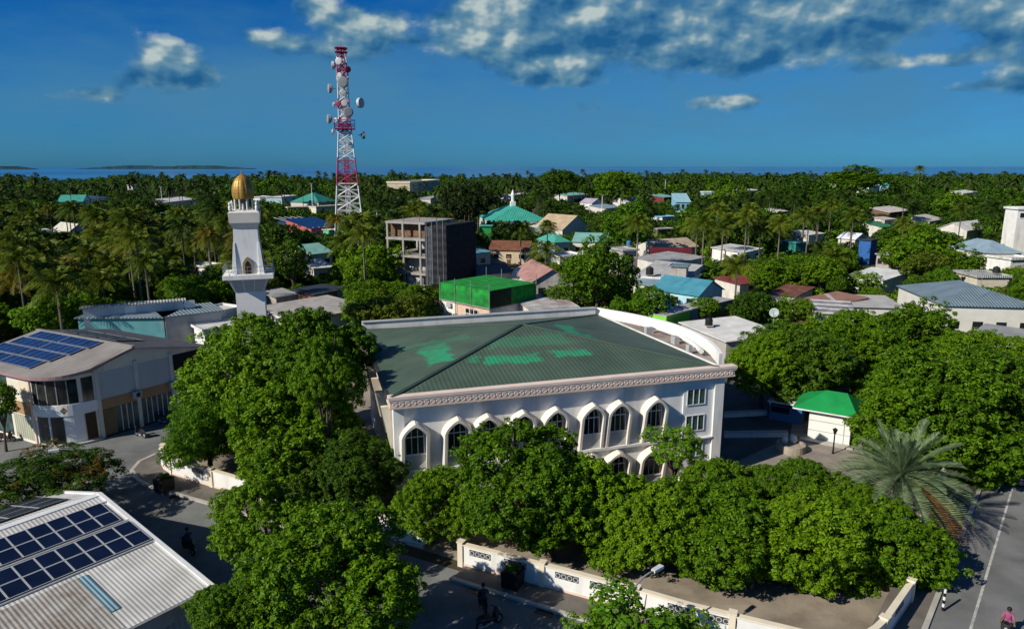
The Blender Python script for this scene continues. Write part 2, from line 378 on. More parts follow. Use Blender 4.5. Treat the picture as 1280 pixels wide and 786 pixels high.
pavement([sp(20.6, .1), sp(38, .1), sp(40.5, .1)], [sp(20.6, -2.0), sp(38, -2.0), sp(41.5, -2.4)])
def rp2(s, n): return Vector(rp(s, n))
pavement([rp2(60, 12.2), rp2(20, 12.2), rp2(-20, 12.2)], [rp2(60, 9.6), rp2(20, 9.6), rp2(-20, 9.6)])
pavement([rp2(-3, -2.6), rp2(20, -2.6), rp2(60, -2.6)], [rp2(-3, -.3), rp2(20, -.3), rp2(60, -.3)])
for s_, n_ in ((-4.2, -2.5), (2.5, -2.4), (22.5, -2.45), (27, -2.4)):
    p = sp(s_, n_); c = Vector(p)
    structure(MB().prism([c + SA * .55 + SN * .25, c - SA * .55 + SN * .25, c - SA * .55 - SN * .25, c + SA * .55 - SN * .25], 0, .022).build('drain_grate_pavement', black_plastic))

# ------------------------------------------------------------------ compound wall
grille_m = mat('dark_block_grille', (.05, .055, .06), .8, .2, 6)
def poly_wall(label, pts, h=1.5, grilles=(), piers=(), name='compound_wall', group=None):
    P = [Vector((p[0], p[1])) for p in pts]
    t = thing(name, label, 'wall', (P[0].x, P[0].y, 0), 0, group)
    O = P[0]
    def off(pl, d):
        out = []
        for i, p in enumerate(pl):
            a = (pl[min(i + 1, len(pl) - 1)] - pl[max(i - 1, 0)]).normalized(); out.append(p + Vector((-a.y, a.x)) * d)
        return out
    def strip(d, z0, z1, m, nm):
        a = off(P, d); b = off(P, -d); mb = MB(); n = len(P)
        vs = [(q.x - O.x, q.y - O.y, z) for z in (z0, z1) for q in a + b]
        fs = []
        for i in range(n - 1):
            A, B = i, i + 1; C, D = n + i, n + i + 1; k = 2 * n
            fs += [(A, B, k + B, k + A), (D, C, k + C, k + D), (k + A, k + B, k + D, k + C), (B, A, C, D)]
        fs += [(0, 2 * n, 3 * n, n), (n - 1, 2 * n - 1, 4 * n - 1, 3 * n - 1)]
        mb.add(vs, fs); return mb.build(nm, m, t)
    strip(.10, 0, h, white, 'wall'); strip(.17, h + .003, h + .10, cream, 'coping'); strip(.13, -.02, .28, pink_cream, 'plinth')
    acc = [0]
    for i in range(len(P) - 1): acc.append(acc[-1] + (P[i + 1] - P[i]).length)
    def at(s):
        i = 0
        while i < len(P) - 2 and acc[i + 1] < s: i += 1
        d = (P[i + 1] - P[i]).normalized(); q = P[i] + d * (s - acc[i]); return q - O, d
    for s in piers:
        q, d = at(s); n = Vector((-d.y, d.x)); mb = MB()
        c = [q + d * a * .18 + n * b * .2 for a, b in ((-1, -1), (1, -1), (1, 1), (-1, 1))]
        mb.prism(c, 0, h + .16); mb.prism([q + (p - q) * 1.25 for p in c], h + .163, h + .24); mb.build('pier', cream, t)
    for s in grilles:
        q, d = at(s); n = Vector((-d.y, d.x)); mb = MB()
        L_ = .75
        mb.prism([q + d * a * L_ + n * b * .112 for a, b in ((-1, -1), (1, -1), (1, 1), (-1, 1))], h - .56, h - .16, 0)
        for k in range(4):                                                    # pale ring blocks in the dark opening
            cc = q + d * (-L_ + (k + .5) * L_ / 2)
            for sd_ in (-1, 1):
                ring = []
                for rr in (.17, .115):
                    ring.append([(cc.x + d.x * rr * math.cos(u) + n.x * .125 * sd_, cc.y + d.y * rr * math.cos(u) + n.y * .125 * sd_, h - .36 + rr * math.sin(u)) for u in [2 * math.pi * j / 12 for j in range(12)]])
                mb.add(ring[0] + ring[1], [(j, (j + 1) % 12, 12 + (j + 1) % 12, 12 + j) for j in range(12)], 1)
        mb.build('grille', [grille_m, grey_wall], t)
    return t, acc[-1]
cw_left = corner_in[:-1] + [(G(300, 620).x, G(300, 620).y), (G(530, 685).x, G(530, 685).y)]
poly_wall('white compound wall with cream coping curving round the corner by the black planter box', cw_left, 1.5, (8.2, 10.6, 13.0, 22, 24.5, 29), (6.4, 9.5, 14.5, 20, 26, 32.2))
cw_right = [(G(*p).x, G(*p).y) for p in ((573, 677, 1.6), (704, 710, 1.6), (787, 732, 1.6), (863, 754, 1.6), (1004, 788, 1.6), (1030, 793, 1.6))]
poly_wall('white compound wall with ring grilles facing the street below the mosque trees', cw_right, 1.5, (1.6, 4.0, 7.4, 9.6, 14.2, 16.4), (.2, 5.8, 11.6, 16.9))
c0 = Vector(cw_right[-1]); w5, w6 = G(1104, 800), G(1139, 748); cw_x = [c0 + Vector((.4, -.1)), c0 + Vector((1.4, -.25)), Vector((w5.x - .9, w5.y - .75)), Vector((w5.x, w5.y)), Vector((w6.x, w6.y)), Vector(rp(7, -2.7)), Vector(rp(28, -2.7))]
poly_wall('low white wall running along the cross street under the date palm', cw_x, 1.3, (6.5, 10.5), (4.2, 9.0, 14.0))

# ------------------------------------------------------------------ mosque
MZ = 9.5
F0 = G(487, 497, MZ); F1 = G(919, 457, MZ)
M_ANG = math.atan2(F1.y - F0.y, F1.x - F0.x); ML = (F1 - F0).length
ML, MD = ML, 22.4
def mloc(p):
    d = Vector((p[0] - F0.x, p[1] - F0.y)); c, s = math.cos(M_ANG), math.sin(M_ANG)
    return Vector((d.x * c + d.y * s, -d.x * s + d.y * c, p[2] if len(p) > 2 else 0))
mosque = thing('mosque', 'large white mosque with green hipped metal roof and pointed arch windows', 'mosque', (F0.x, F0.y, 0), M_ANG)
RW = ML - 1.3                                                                 # the roof stops short of the curved end
APEX = (RW * .5, 11.2, 11.35); EZ = 9.42
def green_roof(nm, axis, patches):
    m = mat(nm, (.072, .112, .080), .55, .14, .35, stripe=axis, pitch=.34, sdepth=(.16 if axis == 'X' else .3), stain=(.10, .13, .09), stain_amt=.35, stain_scale=.25, streak=(-4 if axis == 'X' else 0))
    nt = m.node_tree; N = nt.nodes; L = nt.links; b = N['Principled BSDF']
    src = b.inputs['Base Color'].links[0].from_socket
    tc = N.new('ShaderNodeTexCoord'); sp_ = N.new('ShaderNodeSeparateXYZ'); L.new(tc.outputs['Object'], sp_.inputs[0])
    def Mn(op, x, y, cl=False):
        q = N.new('ShaderNodeMath'); q.operation = op; q.use_clamp = cl
        for i, k in enumerate((x, y)):
            if isinstance(k, (int, float)): q.inputs[i].default_value = k
            else: L.new(k, q.inputs[i])
        return q.outputs[0]
    nz = N.new('ShaderNodeTexNoise'); nz.inputs['Scale'].default_value = 1.2; nz.inputs['Detail'].default_value = 8; L.new(tc.outputs['Object'], nz.inputs['Vector'])
    tot = None
    for (cx, cy, hx, hy, w) in patches:                                       # areas repainted in fresh green
        fx = Mn('SUBTRACT', hx * 1.12, Mn('ABSOLUTE', Mn('SUBTRACT', sp_.outputs[0], cx), 0)); fy = Mn('SUBTRACT', hy * 1.12, Mn('ABSOLUTE', Mn('SUBTRACT', sp_.outputs[1], cy), 0))
        k = Mn('MULTIPLY', Mn('ADD', Mn('MINIMUM', fx, fy), Mn('MULTIPLY', Mn('SUBTRACT', nz.outputs[0], .47), 1.9)), 2.2, True)
        k = Mn('MULTIPLY', k, w); tot = k if tot is None else Mn('MAXIMUM', tot, k)
    if tot is not None:
        tot = Mn('MULTIPLY', tot, Mn('ADD', .38, nz.outputs[0]), True)
        mx = N.new('ShaderNodeMix'); mx.data_type = 'RGBA'; L.new(tot, mx.inputs[0]); L.new(src, mx.inputs[6]); mx.inputs[7].default_value = (.03, .30, .14, 1)
        L.new(mx.outputs[2], b.inputs['Base Color'])
    return m
def on_slope(x, y):
    """local x, y where the photograph's pixel meets the near roof slopes"""
    p = G(x, y, 10.6); return mloc(p)
def patch(x, y, hx, hy, w=1.0, z=10.6):
    q = mloc(G(x, y, z)); return (q.x, q.y, hx, hy, w)
P_front = [patch(640, 444, 2.2, .8, 1, 10.5), patch(713, 437, 1.5, .7, .9, 10.5), patch(594, 447, .6, .5, .6, 10.4), patch(650, 424, 2.6, 1.0, .35, 10.9), patch(690, 421, 1.2, 1.2, .3, 10.9)]
P_left = [patch(548, 436, 1.0, 1.9, 1, 10.7), patch(540, 424, 1.2, .9, .6, 10.9), patch(560, 418, 1.6, .9, .25, 10.9), patch(520, 420, 1.5, .5, .3, 10.8)]
P_right = [patch(712, 409, .8, 2.0, .8, 10.9), patch(735, 416, .6, .9, .6, 10.8)]
gx = green_roof('weathered_green_roofing_front', 'X', P_front); gl = green_roof('weathered_green_roofing_side', 'Y', P_left); gr = green_roof('weathered_green_roofing_far_side', 'Y', P_right); gb = green_roof('weathered_green_roofing_back', 'X', [])
def roof_face(a, b, m):
    e = MB(); e.poly([a, b, APEX]); return e
c00, c10, c11, c01 = (.12, .12, EZ), (RW, .12, EZ), (RW - 1.2, MD - .9, EZ), (.12, MD - .9, EZ)
rf = MB(); rf.add([c00, c10, c11, c01, APEX], [(0, 1, 4)], 0); rf.add([c10, c11, APEX], [(0, 1, 2)], 1); rf.add([c11, c01, APEX], [(0, 1, 2)], 2); rf.add([c01, c00, APEX], [(0, 1, 2)], 3)
rf.add([c00, c10, c11, c01], [(3, 2, 1, 0)], 2)
roof = rf.build('roof', [gx, gr, gb, gl], mosque)
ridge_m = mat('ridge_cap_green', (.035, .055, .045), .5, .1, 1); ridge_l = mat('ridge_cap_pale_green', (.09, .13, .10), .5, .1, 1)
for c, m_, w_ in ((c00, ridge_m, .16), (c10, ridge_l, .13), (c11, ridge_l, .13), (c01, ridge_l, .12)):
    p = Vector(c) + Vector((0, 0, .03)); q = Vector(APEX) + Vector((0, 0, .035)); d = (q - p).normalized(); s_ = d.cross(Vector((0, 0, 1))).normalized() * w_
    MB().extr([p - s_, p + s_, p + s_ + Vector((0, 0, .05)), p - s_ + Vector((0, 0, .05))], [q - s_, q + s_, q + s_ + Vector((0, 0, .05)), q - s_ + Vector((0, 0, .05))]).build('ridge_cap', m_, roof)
# body
XB = ML * .845                                                               # where the plain stair bay at the end begins
WY = .55
b = MB()
def curved_end(off, n=16):
    """outline of the bowed end wall, from the front corner to the back corner"""
    pts = []
    for i in range(n + 1):
        t = i / n; y = .55 + (MD - .55) * t
        bul = 3.55 * math.sin(math.pi * min(1, t * 1.02)) ** .85
        x = ML - .75 - 1.25 * t + bul * .98
        pts.append((x - off, y))
    return pts
ce = curved_end(0)
body = [(.5, WY), (XB, WY)] + [(XB, WY - .0), (ML - .75, WY)] + ce[1:-1] + [(ML - 2.2, MD - .5), (.5, MD - .5)]
outl = [(.5, WY), (ML - .75, WY)] + ce[1:] + [(.5, MD - .35)]
MB().prism(outl, 0, 8.62).build('wall', white, mosque)
MB().box(XB, WY - .14, 0, ML - .9, WY - .004, 8.6).build('stair_bay_wall', mat('cool_white_paint', (.70, .72, .73), .65, .05, .8, stain=(.45, .45, .43), stain_amt=.25, streak=2), mosque)
MB().box(ML - 1.55, WY - .34, 0, ML - .72, WY - .145, 8.6).build('corner_pilaster', white, mosque)
MB().box(.25, WY - .2, 0, 1.0, WY + .5, 8.6).build('corner_pilaster', white, mosque)
# cornice: lower moulding, frieze with rings, top band
cor = MB(); cor.box(-.02, -.03, 8.62, ML + .05, .62, 8.76); cor.box(.0, .0, 8.763, ML, .62, 9.14)
cor.build('frieze', pink_cream, mosque)
tb = MB(); tb.box(-.05, -.05, 9.143, ML + .12, .66, 9.28); tb.box(-.10, -.08, 9.283, ML + .18, .66, 9.5); tb.build('cornice', mat('pinkish_white_cornice', (.78, .63, .55), .6, .06, 1), mosque)
rg = MB(); nr = 62
for i in range(nr):
    cx = .35 + (ML - .7) * i / (nr - 1)
    for (ro, ri, yy) in ((.175, .115, -.045),):
        A = [(cx + ro * math.cos(u), yy, 8.95 + ro * math.sin(u) * .92) for u in [2 * math.pi * j / 14 for j in range(14)]]
        B_ = [(cx + ri * math.cos(u), yy, 8.95 + ri * math.sin(u) * .92) for u in [2 * math.pi * j / 14 for j in range(14)]]
        C_ = [(p[0], yy + .043, p[2]) for p in A]; D_ = [(p[0], yy + .043, p[2]) for p in B_]
        rg.add(A + B_ + C_ + D_, [(j, (j + 1) % 14, 14 + (j + 1) % 14, 14 + j) for j in range(14)] + [((j + 1) % 14, j, 28 + j, 28 + (j + 1) % 14) for j in range(14)] + [(14 + j, 14 + (j + 1) % 14, 42 + (j + 1) % 14, 42 + j) for j in range(14)])
    rg.box(cx - .05, -.03, 8.90, cx + .05, -.002, 9.0)
rg.build('ring_relief', mat('pale_relief_paint', (.84, .72, .64), .6, .04, 2), mosque)
# side cornice on the street side end, and a lower ledge
MB().box(-.12, .664, 9.143, .30, MD - .3, 9.40).build('side_gutter', mat('dark_gutter', (.035, .04, .045), .5, .1, 1), mosque)
MB().box(-.02, .664, 8.62, .49, MD - .3, 9.12).build('side_frieze', pink_cream, mosque)
for k in range(6):
    MB().extr([(-.5, 1.2 + 3.5 * k, 8.45), (.49, 1.2 + 3.5 * k, 8.45), (.49, 1.2 + 3.5 * k, 5.2), (.1, 1.2 + 3.5 * k, 5.2)], [(-.5, 1.55 + 3.5 * k, 8.45), (.49, 1.55 + 3.5 * k, 8.45), (.49, 1.55 + 3.5 * k, 5.2), (.1, 1.55 + 3.5 * k, 5.2)]).build('side_fin', cream, mosque)
# back parapet and the curved parapet with its roof terrace
pp = MB(); pp.box(.0, MD - .55, 8.62, ML - 2.6, MD - .1, 10.05); pp.build('back_parapet', white, mosque)
MB().box(.0, MD - .65, 10.053, ML - 2.5, MD - .0, 10.13).build('parapet_coping', grey_wall, mosque)
ci, co = curved_end(.30), curved_end(-.03)
k0 = 1
ring = [(p[0], p[1]) for p in co[k0:]] + [(p[0], p[1]) for p in ci[k0:]][::-1]
mbp = MB(); n = len(co[k0:])
vs = [(p[0], p[1], 8.62) for p in co[k0:]] + [(p[0], p[1], 8.62) for p in ci[k0:]] + [(p[0], p[1], 10.0) for p in co[k0:]] + [(p[0], p[1], 10.0) for p in ci[k0:]]
fs = []
for i in range(n - 1): fs += [(i, i + 1, 2 * n + i + 1, 2 * n + i), (n + i + 1, n + i, 3 * n + i, 3 * n + i + 1), (2 * n + i, 2 * n + i + 1, 3 * n + i + 1, 3 * n + i)]
fs += [(0, 2 * n, 3 * n, n), (n - 1, 2 * n - 1, 4 * n - 1, 3 * n - 1)]
mbp.add(vs, fs); mbp.build('curved_parapet', mat('bright_white_paint', (.84, .84, .82), .55, .03, .8), mosque)
terr = [(RW - .1, .7)] + [(p[0], p[1]) for p in curved_end(.45)[1:]] + [(RW - 1.3, MD - .7)]
MB().prism(terr, 8.624, 9.02).build('roof_terrace', mat('stained_roof_terrace', (.30, .26, .235), .9, .2, .7, .2, 6, stain=(.12, .06, .045), stain_amt=.75, stain_scale=.4), mosque)
MB().prism([(RW + .02, .7), (RW + .2, .7), (RW - 1.0, MD - .8), (RW - 1.18, MD - .8)], 9.0, 9.50).build('roof_verge', white, mosque)
duct = curved_end(1.35)[3:11]
MB().tube([(p[0], p[1], 9.5) for p in duct], .22, 8).build('curved_duct', white, mosque)
for (x_, y_, sx_, sy_, h_) in ((RW + .5, 13.5, .8, .5, .6), (RW + 1.0, 9.0, .5, .7, .7), (RW + .45, 5.6, .35, .5, .8)):
    MB().box(x_, y_, 9.023, x_ + sx_, y_ + sy_, 9.02 + h_).build('rooftop_unit', grey_wall, mosque)
# string course, arched windows with sloping pointed hoods
MB().box(.4, WY - .25, 3.55, XB - .004, WY - .003, 3.75).build('string_course', white, mosque)
def arch(cx, w, z0, zs, za, n=7):
    """pointed arch outline in the wall plane: from lower left over the apex to lower right"""
    L_ = [(cx - w, z0), (cx - w, zs)]
    for i in range(1, n):
        t = i / n; L_.append((cx - w * (1 - t ** 1.5), zs + (za - zs) * (1 - (1 - t) ** 1.25)))
    L_.append((cx, za))
    return L_ + [(2 * cx - x, z) for x, z in L_[:-1]][::-1]
wm = mat('window_frame_paint', (.62, .64, .64), .5, .05, 2); hood_m = mat('cream_hood_paint', (.76, .70, .62), .6, .05, 1.1); infill = mat('grey_infill_panel', (.50, .51, .50), .7, .06, .9)
win_x = []
for (px_, py_) in ((518, 545), (571, 538), (608, 530), (652, 525), (693, 519), (739, 516), (772, 512), (817, 506)):
    z_ = 6.0; best = None
    d = px_dir(px_, py_)
    # meet the ray with the front wall plane
    nx, ny = -math.sin(M_ANG), math.cos(M_ANG); den = d.x * nx + d.y * ny
    t = ((F0.x) * nx + (F0.y) * ny + WY - 0) / den
    P_ = mloc((d.x * t, d.y * t, CAM_H + d.z * t)); win_x.append(P_.x)
def arched_window(cx, z0, zs, za, zb, w, name='arched_window'):
    f = MB()
    o = arch(cx, w, z0, zs, za)
    g = f
    g.extr([(x, WY - .03, z) for x, z in o], [(x, WY - .002, z) for x, z in o])
    win = g.build(name, glass, mosque)
    fr = MB(); oi = arch(cx, w - .05, z0 + .05, zs, za - .10)
    vs = [(x, WY - .09, z) for x, z in o] + [(x, WY - .09, z) for x, z in oi] + [(x, WY - .031, z) for x, z in oi]; n = len(o)
    fr.add(vs, [(i, i + 1, n + i + 1, n + i) for i in range(n - 1)] + [(n - 1, 0, n, 2 * n - 1)] + [(n + i, n + i + 1, 2 * n + i + 1, 2 * n + i) for i in range(n - 1)])
    for x in (cx - .22, cx + .22): fr.box(x - .022, WY - .085, z0 + .06, x + .022, WY - .033, zs + (za - zs) * .5)
    fr.box(cx - w + .05, WY - .08, zs - .16, cx + w - .05, WY - .034, zs - .09)
    fr.build('window_frame', wm, win)
    # hood: outline swept outwards, deeper at the apex than at the foot
    ho = arch(cx, w + .46, zb, zs, za + .38); hi = arch(cx, w + .10, zb, zs, za + .04)
    def dep(z): return .20 + .58 * max(0, min(1, (z - zb) / (za - zb))) ** .9
    h_ = MB(); n = len(ho)
    vs = [(x, WY - .005, z) for x, z in ho] + [(x, WY - dep(z), z) for x, z in arch(cx, w + .30, zb, zs, za + .27)] + [(x, WY - dep(z), z) for x, z in hi] + [(x, WY - .005, z) for x, z in hi]
    fs = []
    for i in range(n - 1):
        for a in range(3): fs.append((a * n + i, a * n + i + 1, (a + 1) * n + i + 1, (a + 1) * n + i))
    fs += [(0, n, 2 * n, 3 * n), (n - 1, 2 * n - 1, 3 * n - 1, 4 * n - 1)]
    h_.add(vs, fs); h_.build('window_hood', hood_m, win)
    if z0 - zb > .3:
        MB().box(cx - w - .08, WY - .06, zb, cx + w + .08, WY - .004, z0 - .05).build('infill_panel', infill, win)
    MB().box(cx - w - .09, WY - .16, z0 - .048, cx + w + .09, WY - .004, z0 + .02).build('sill', white, win)
for x in win_x:
    arched_window(x, 4.95, 6.38, 7.18, 3.78, .68)
for x in win_x[4:]:
    arched_window(x, .9, 2.35, 3.1, .3, .80)
# stair bay windows
def rect_window(cx, cz, w, h, y=WY - .14):
    win = MB().box(cx - w, y - .02, cz - h, cx + w, y - .003, cz + h).build('window', teal_glass, mosque)
    fr = MB()
    fr.box(cx - w - .06, y - .07, cz - h - .06, cx + w + .06, y - .004, cz - h); fr.box(cx - w - .06, y - .07, cz + h, cx + w + .06, y - .004, cz + h + .06)
    for x in (-w - .03, -w / 3, w / 3, w + .03): fr.box(cx + x - .03, y - .068, cz - h, cx + x + .03, y - .005, cz + h)
    fr.build('window_frame', wm, win)
SX = (XB + ML - 1.5) / 2 - .25
for cz in (7.1, 4.9, 2.7): rect_window(SX, cz, .78, .62)
MB().box(XB + .2, WY - .4, 3.55, ML - 1.6, WY - .145, 3.66).build('window_ledge', white, mosque)
MB().box(win_x[3] + .8, WY - 1.9, 3.2, win_x[5] - .9, WY - .26, 3.38).build('entrance_canopy', mat('pale_canopy', (.62, .62, .60), .7, .08, .8), mosque)

# ------------------------------------------------------------------ minaret
MY = 80.0
mp = AtY(312, 345, MY); MIN_XY = (mp.x, mp.y)
def zat(y, Y=MY): return AtY(640, y, Y).z
minaret = thing('minaret', 'tall square white minaret with balcony and ribbed golden dome', 'minaret', (mp.x, mp.y, 0), math.radians(17))
mw = mat('minaret_white_paint', (.76, .77, .76), .6, .05, .35, .04, 6, stain=(.5, .49, .46), stain_amt=.2, streak=5)
zb0, zb1, zb2 = zat(362), zat(345), zat(340)
MB().box(-1.55, -1.55, 0, 1.55, 1.55, zb0).build('shaft', mw, minaret)
def frust(mb, h0, z0, h1, z1, m=0): return mb.extr([(-h0, -h0, z0), (h0, -h0, z0), (h0, h0, z0), (-h0, h0, z0)], [(-h1, -h1, z1), (h1, -h1, z1), (h1, h1, z1), (-h1, h1, z1)], m)
fl = MB(); frust(fl, 1.56, zb0, 2.15, zb1); fl.build('flared_corbel', mat('grey_corbel', (.5, .5, .49), .7, .06, 1), minaret)
for k in range(4):
    for q in (-1, -.33, .33, 1):
        R_ = Matrix.Rotation(k * math.pi / 2, 3, 'Z'); pts = [(q * 1.45 - .06, -1.60, zb0 + .02), (q * 1.45 + .06, -1.60, zb0 + .02), (q * 2.0 + .06, -2.22, zb1), (q * 2.0 - .06, -2.22, zb1)]
        pts2 = [(p[0], p[1] + .25, p[2]) for p in pts]
        MB().extr([tuple(R_ @ Vector(p)) for p in pts], [tuple(R_ @ Vector(p)) for p in pts2]).build('corbel_rib', white, minaret)
bl = MB(); bl.box(-2.7, -2.7, zb1, 2.7, 2.7, zb2); bl.build('balcony_floor', white, minaret)
rl = MB()
for k in range(4):
    R_ = Matrix.Rotation(k * math.pi / 2, 3, 'Z')
    for z in (.45, .95): rl.tube([R_ @ Vector((-2.62, -2.62, zb2 + z)), R_ @ Vector((2.62, -2.62, zb2 + z))], .025, 5)
    for i in range(9): rl.tube([R_ @ Vector((-2.62 + i * .655, -2.62, zb2)), R_ @ Vector((-2.62 + i * .655, -2.62, zb2 + .95))], .018, 5)
rl.build('balcony_railing', grey_metal, minaret)
zc0, zc1 = zat(284), zat(262)
us = MB(); frust(us, 1.50, zb2, 1.28, zc0); us.build('upper_shaft', mw, minaret)
for sx, sy in ((-1, -1), (1, -1), (1, 1), (-1, 1)):
    def cq(h, s, z): return [(sx * h - s, sy * h - s, z), (sx * h + s, sy * h - s, z), (sx * h + s, sy * h + s, z), (sx * h - s, sy * h + s, z)]
    MB().extr(cq(1.48, .26, zb2), cq(1.30, .10, zc0 - 1.6)).build('corner_buttress', white, minaret)
for k in range(4):
    R_ = Matrix.Rotation(k * math.pi / 2, 3, 'Z')
    def ring3(w, zz, za, y): return [tuple(R_ @ Vector((x, y - (1.72 - 1.715) , z))) for x, z in arch(0, w, zb2 + .02, zz, za)]
    nb = MB(); nb.extr(ring3(.55, zb2 + 1.05, zb2 + 1.95, -1.60), ring3(.55, zb2 + 1.05, zb2 + 1.95, -1.35)); nic = nb.build('niche_surround', mat('old_gold_surround', (.30, .24, .13), .6, .15, 3), minaret)
    nb = MB(); nb.extr(ring3(.30, zb2 + .95, zb2 + 1.5, -1.63), ring3(.30, zb2 + .95, zb2 + 1.5, -1.5)); nb.build('door', dark_fill, nic)
cn = MB(); frust(cn, 1.32, zc0, 1.60, zc0 + .6); frust(cn, 1.60, zc0 + .603, 1.68, zc1 - .25); frust(cn, 1.62, zc1 - .247, 1.42, zc1); cn.build('cornice', mat('cream_white_cornice', (.74, .69, .62), .6, .05, 1), minaret)
zd0, zd1 = zat(248), zat(218)
for i in range(8):
    a = math.pi / 8 + i * math.pi / 4
    MB().tube([(1.0 * math.cos(a), 1.0 * math.sin(a), zc1), (1.0 * math.cos(a), 1.0 * math.sin(a), zd0)], .09, 8).build('lantern_column', white, minaret)
MB().lathe([(.45, zc1), (.45, zd0)], 12).build('lantern_core', mat('lantern_gap_shade', (.10, .11, .12), .7, .1, 2), minaret)  # shade between the columns is put into the core's dark colour
for sx, sy in ((-1, -1), (1, -1), (1, 1), (-1, 1)):
    MB().lathe([(.16, zc1), (.2, zc1 + .35), (.12, zc1 + .5), (.17, zc1 + .7), (.02, zc1 + 1.0)], 10, (sx * 1.4, sy * 1.4)).build('corner_finial', white, minaret)
    MB().lathe([(.10, zc1), (.13, zc1 + .25), (.02, zc1 + .75)], 8, (sx * 1.4, 0) if sx == sy else (0, sy * 1.4)).build('parapet_finial', white, minaret)
hd = zd1 - zd0
dm = MB(); dm.lathe([(1.10, zd0 - .05)] + [(1.20 * r, zd0 + hd * t) for r, t in ((.95, .02), (.985, .12), (1.0, .25), (.985, .38), (.94, .5), (.86, .62), (.74, .73), (.58, .83), (.38, .92), (.18, .98), (.03, 1.03))], 64, rib=.035, ribs=12)
dome = dm.build('dome', gold, minaret, smooth=False)
MB().lathe([(.05, zd1 - .05), (.12, zd1 + .08), (.03, zd1 + .18), (.08, zd1 + .28), (.02, zd1 + .36), (.01, zd1 + .65)], 8).build('finial', gold, dome)

# ------------------------------------------------------------------ two-storey shop building with the curved corner
U = -SA; V = SN
LC = Vector((-38.6, 61.6)); lang = math.atan2(SA.y, SA.x)          # local x runs along the street (towards the mosque), y away from it
shop = thing('shop_building', 'two-storey cream shop building with rounded glazed corner and blue solar panels', 'building', (LC.x, LC.y, 0), lang)
cream_w = mat('shop_cream_wall', (.76, .72, .60), .7, .08, .5, .05, 8, stain=(.45, .40, .32), stain_amt=.25, streak=3)
ZE = 6.55; XL = -14.8; BR = 3.6; SK = .13                          # eave height, far left end, corner radius, skew of the side wall
def side(y): return (SK * y)                                      # x of the side facade at depth y
bow = [(-BR + BR * math.sin(t), -BR * math.cos(t)) for t in [math.pi / 2 * i / 10 for i in range(11)]]
foot = [(XL, -BR)] + bow + [(side(10.6), 10.6), (XL, 10.6)]
MB().prism(foot, 0, 6.5).build('wall', cream_w, shop)
# gable over the side facade
RZ = 8.15; YR = 3.6
MB().add([(side(-.0) - .02, .0, 6.5), (side(10.6) - .02, 10.6, 6.5), (side(YR) - .02, YR, RZ - .12), (XL, 0, 6.5), (XL, 10.6, 6.5), (XL, YR, RZ - .12)], [(0, 1, 2), (3, 5, 4), (0, 2, 5, 3), (1, 4, 5, 2)]).build('gable_wall', cream_w, shop)
# roof: near slope swells round the corner, far slope is straight
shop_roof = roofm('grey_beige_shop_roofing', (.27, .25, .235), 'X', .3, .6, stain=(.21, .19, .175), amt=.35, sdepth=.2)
eave = [(XL, -BR - .55)] + [(-BR + (BR + .45) * math.sin(t), -(BR + .55) * math.cos(t)) for t in [math.pi / 2 * i / 12 for i in range(13)]]
mb = MB(); n = len(eave); xr = side(YR) + .5
rp_ = [(XL + (xr - XL) * 0, YR)] + [(max(XL, min(xr, e[0] + .0)), YR) for e in eave[1:]]
rp_[-1] = (xr, YR)
ev = []
for i, (x, y) in enumerate(eave):
    z = ZE + .12 + (.0 if i < 5 else .16 * ((i - 5) / (n - 6)) ** 1.6 * 2.2)
    ev.append((x, y, z))
# continue the edge up along the facade to the gable peak
edge = ev + [(side(1.2) + .5, 1.2, ZE + .92), (side(2.4) + .5, 2.4, RZ - .32)]
rd = [(XL, YR, RZ)] + [(XL + (xr - XL) * (i / (len(edge) - 1)) ** .35, YR, RZ) for i in range(1, len(edge))]
rd[-1] = (xr, YR, RZ)
m_ = len(edge)
vs = edge + rd + [(x, y, z - .14) for x, y, z in edge] + [(x, y, z - .14) for x, y, z in rd]
fs = []
for i in range(m_ - 1): fs += [(i, i + 1, m_ + i + 1, m_ + i), (2 * m_ + i + 1, 2 * m_ + i, 3 * m_ + i, 3 * m_ + i + 1)]
mb.add(vs, fs); rnear = mb.build('roof_slope', shop_roof, shop)
fa = MB()
fe = edge + [(xr, YR, RZ)]
for i in range(len(fe) - 1):
    a, b_ = Vector(fe[i]), Vector(fe[i + 1]); d = Vector((b_.y - a.y, a.x - b_.x, 0)).normalized() * .05
    fa.add([a + d + Vector((0, 0, .03)), b_ + d + Vector((0, 0, .03)), b_ + d - Vector((0, 0, .24)), a + d - Vector((0, 0, .24)), a, b_, b_ - Vector((0, 0, .24)), a - Vector((0, 0, .24))], [(0, 3, 2, 1), (0, 1, 5, 4), (3, 7, 6, 2)])
fa.build('eave_fascia', mat('dusty_pink_fascia', (.36, .20, .21), .6, .08, 1), shop)
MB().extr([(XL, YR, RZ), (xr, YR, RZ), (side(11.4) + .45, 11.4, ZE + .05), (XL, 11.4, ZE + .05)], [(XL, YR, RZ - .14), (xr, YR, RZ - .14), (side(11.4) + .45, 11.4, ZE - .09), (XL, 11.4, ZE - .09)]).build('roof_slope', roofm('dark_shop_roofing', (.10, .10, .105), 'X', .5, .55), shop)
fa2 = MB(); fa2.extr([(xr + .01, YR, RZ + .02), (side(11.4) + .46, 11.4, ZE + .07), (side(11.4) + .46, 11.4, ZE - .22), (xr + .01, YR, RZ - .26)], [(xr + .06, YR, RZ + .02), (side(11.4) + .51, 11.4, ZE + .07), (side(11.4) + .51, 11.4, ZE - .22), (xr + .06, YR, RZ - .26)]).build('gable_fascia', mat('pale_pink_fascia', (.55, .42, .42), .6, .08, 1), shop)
MB().box(XL, YR - .18, RZ + .004, xr - .1, YR + .18, RZ + .10).build('ridge_cap', shop_roof, shop)
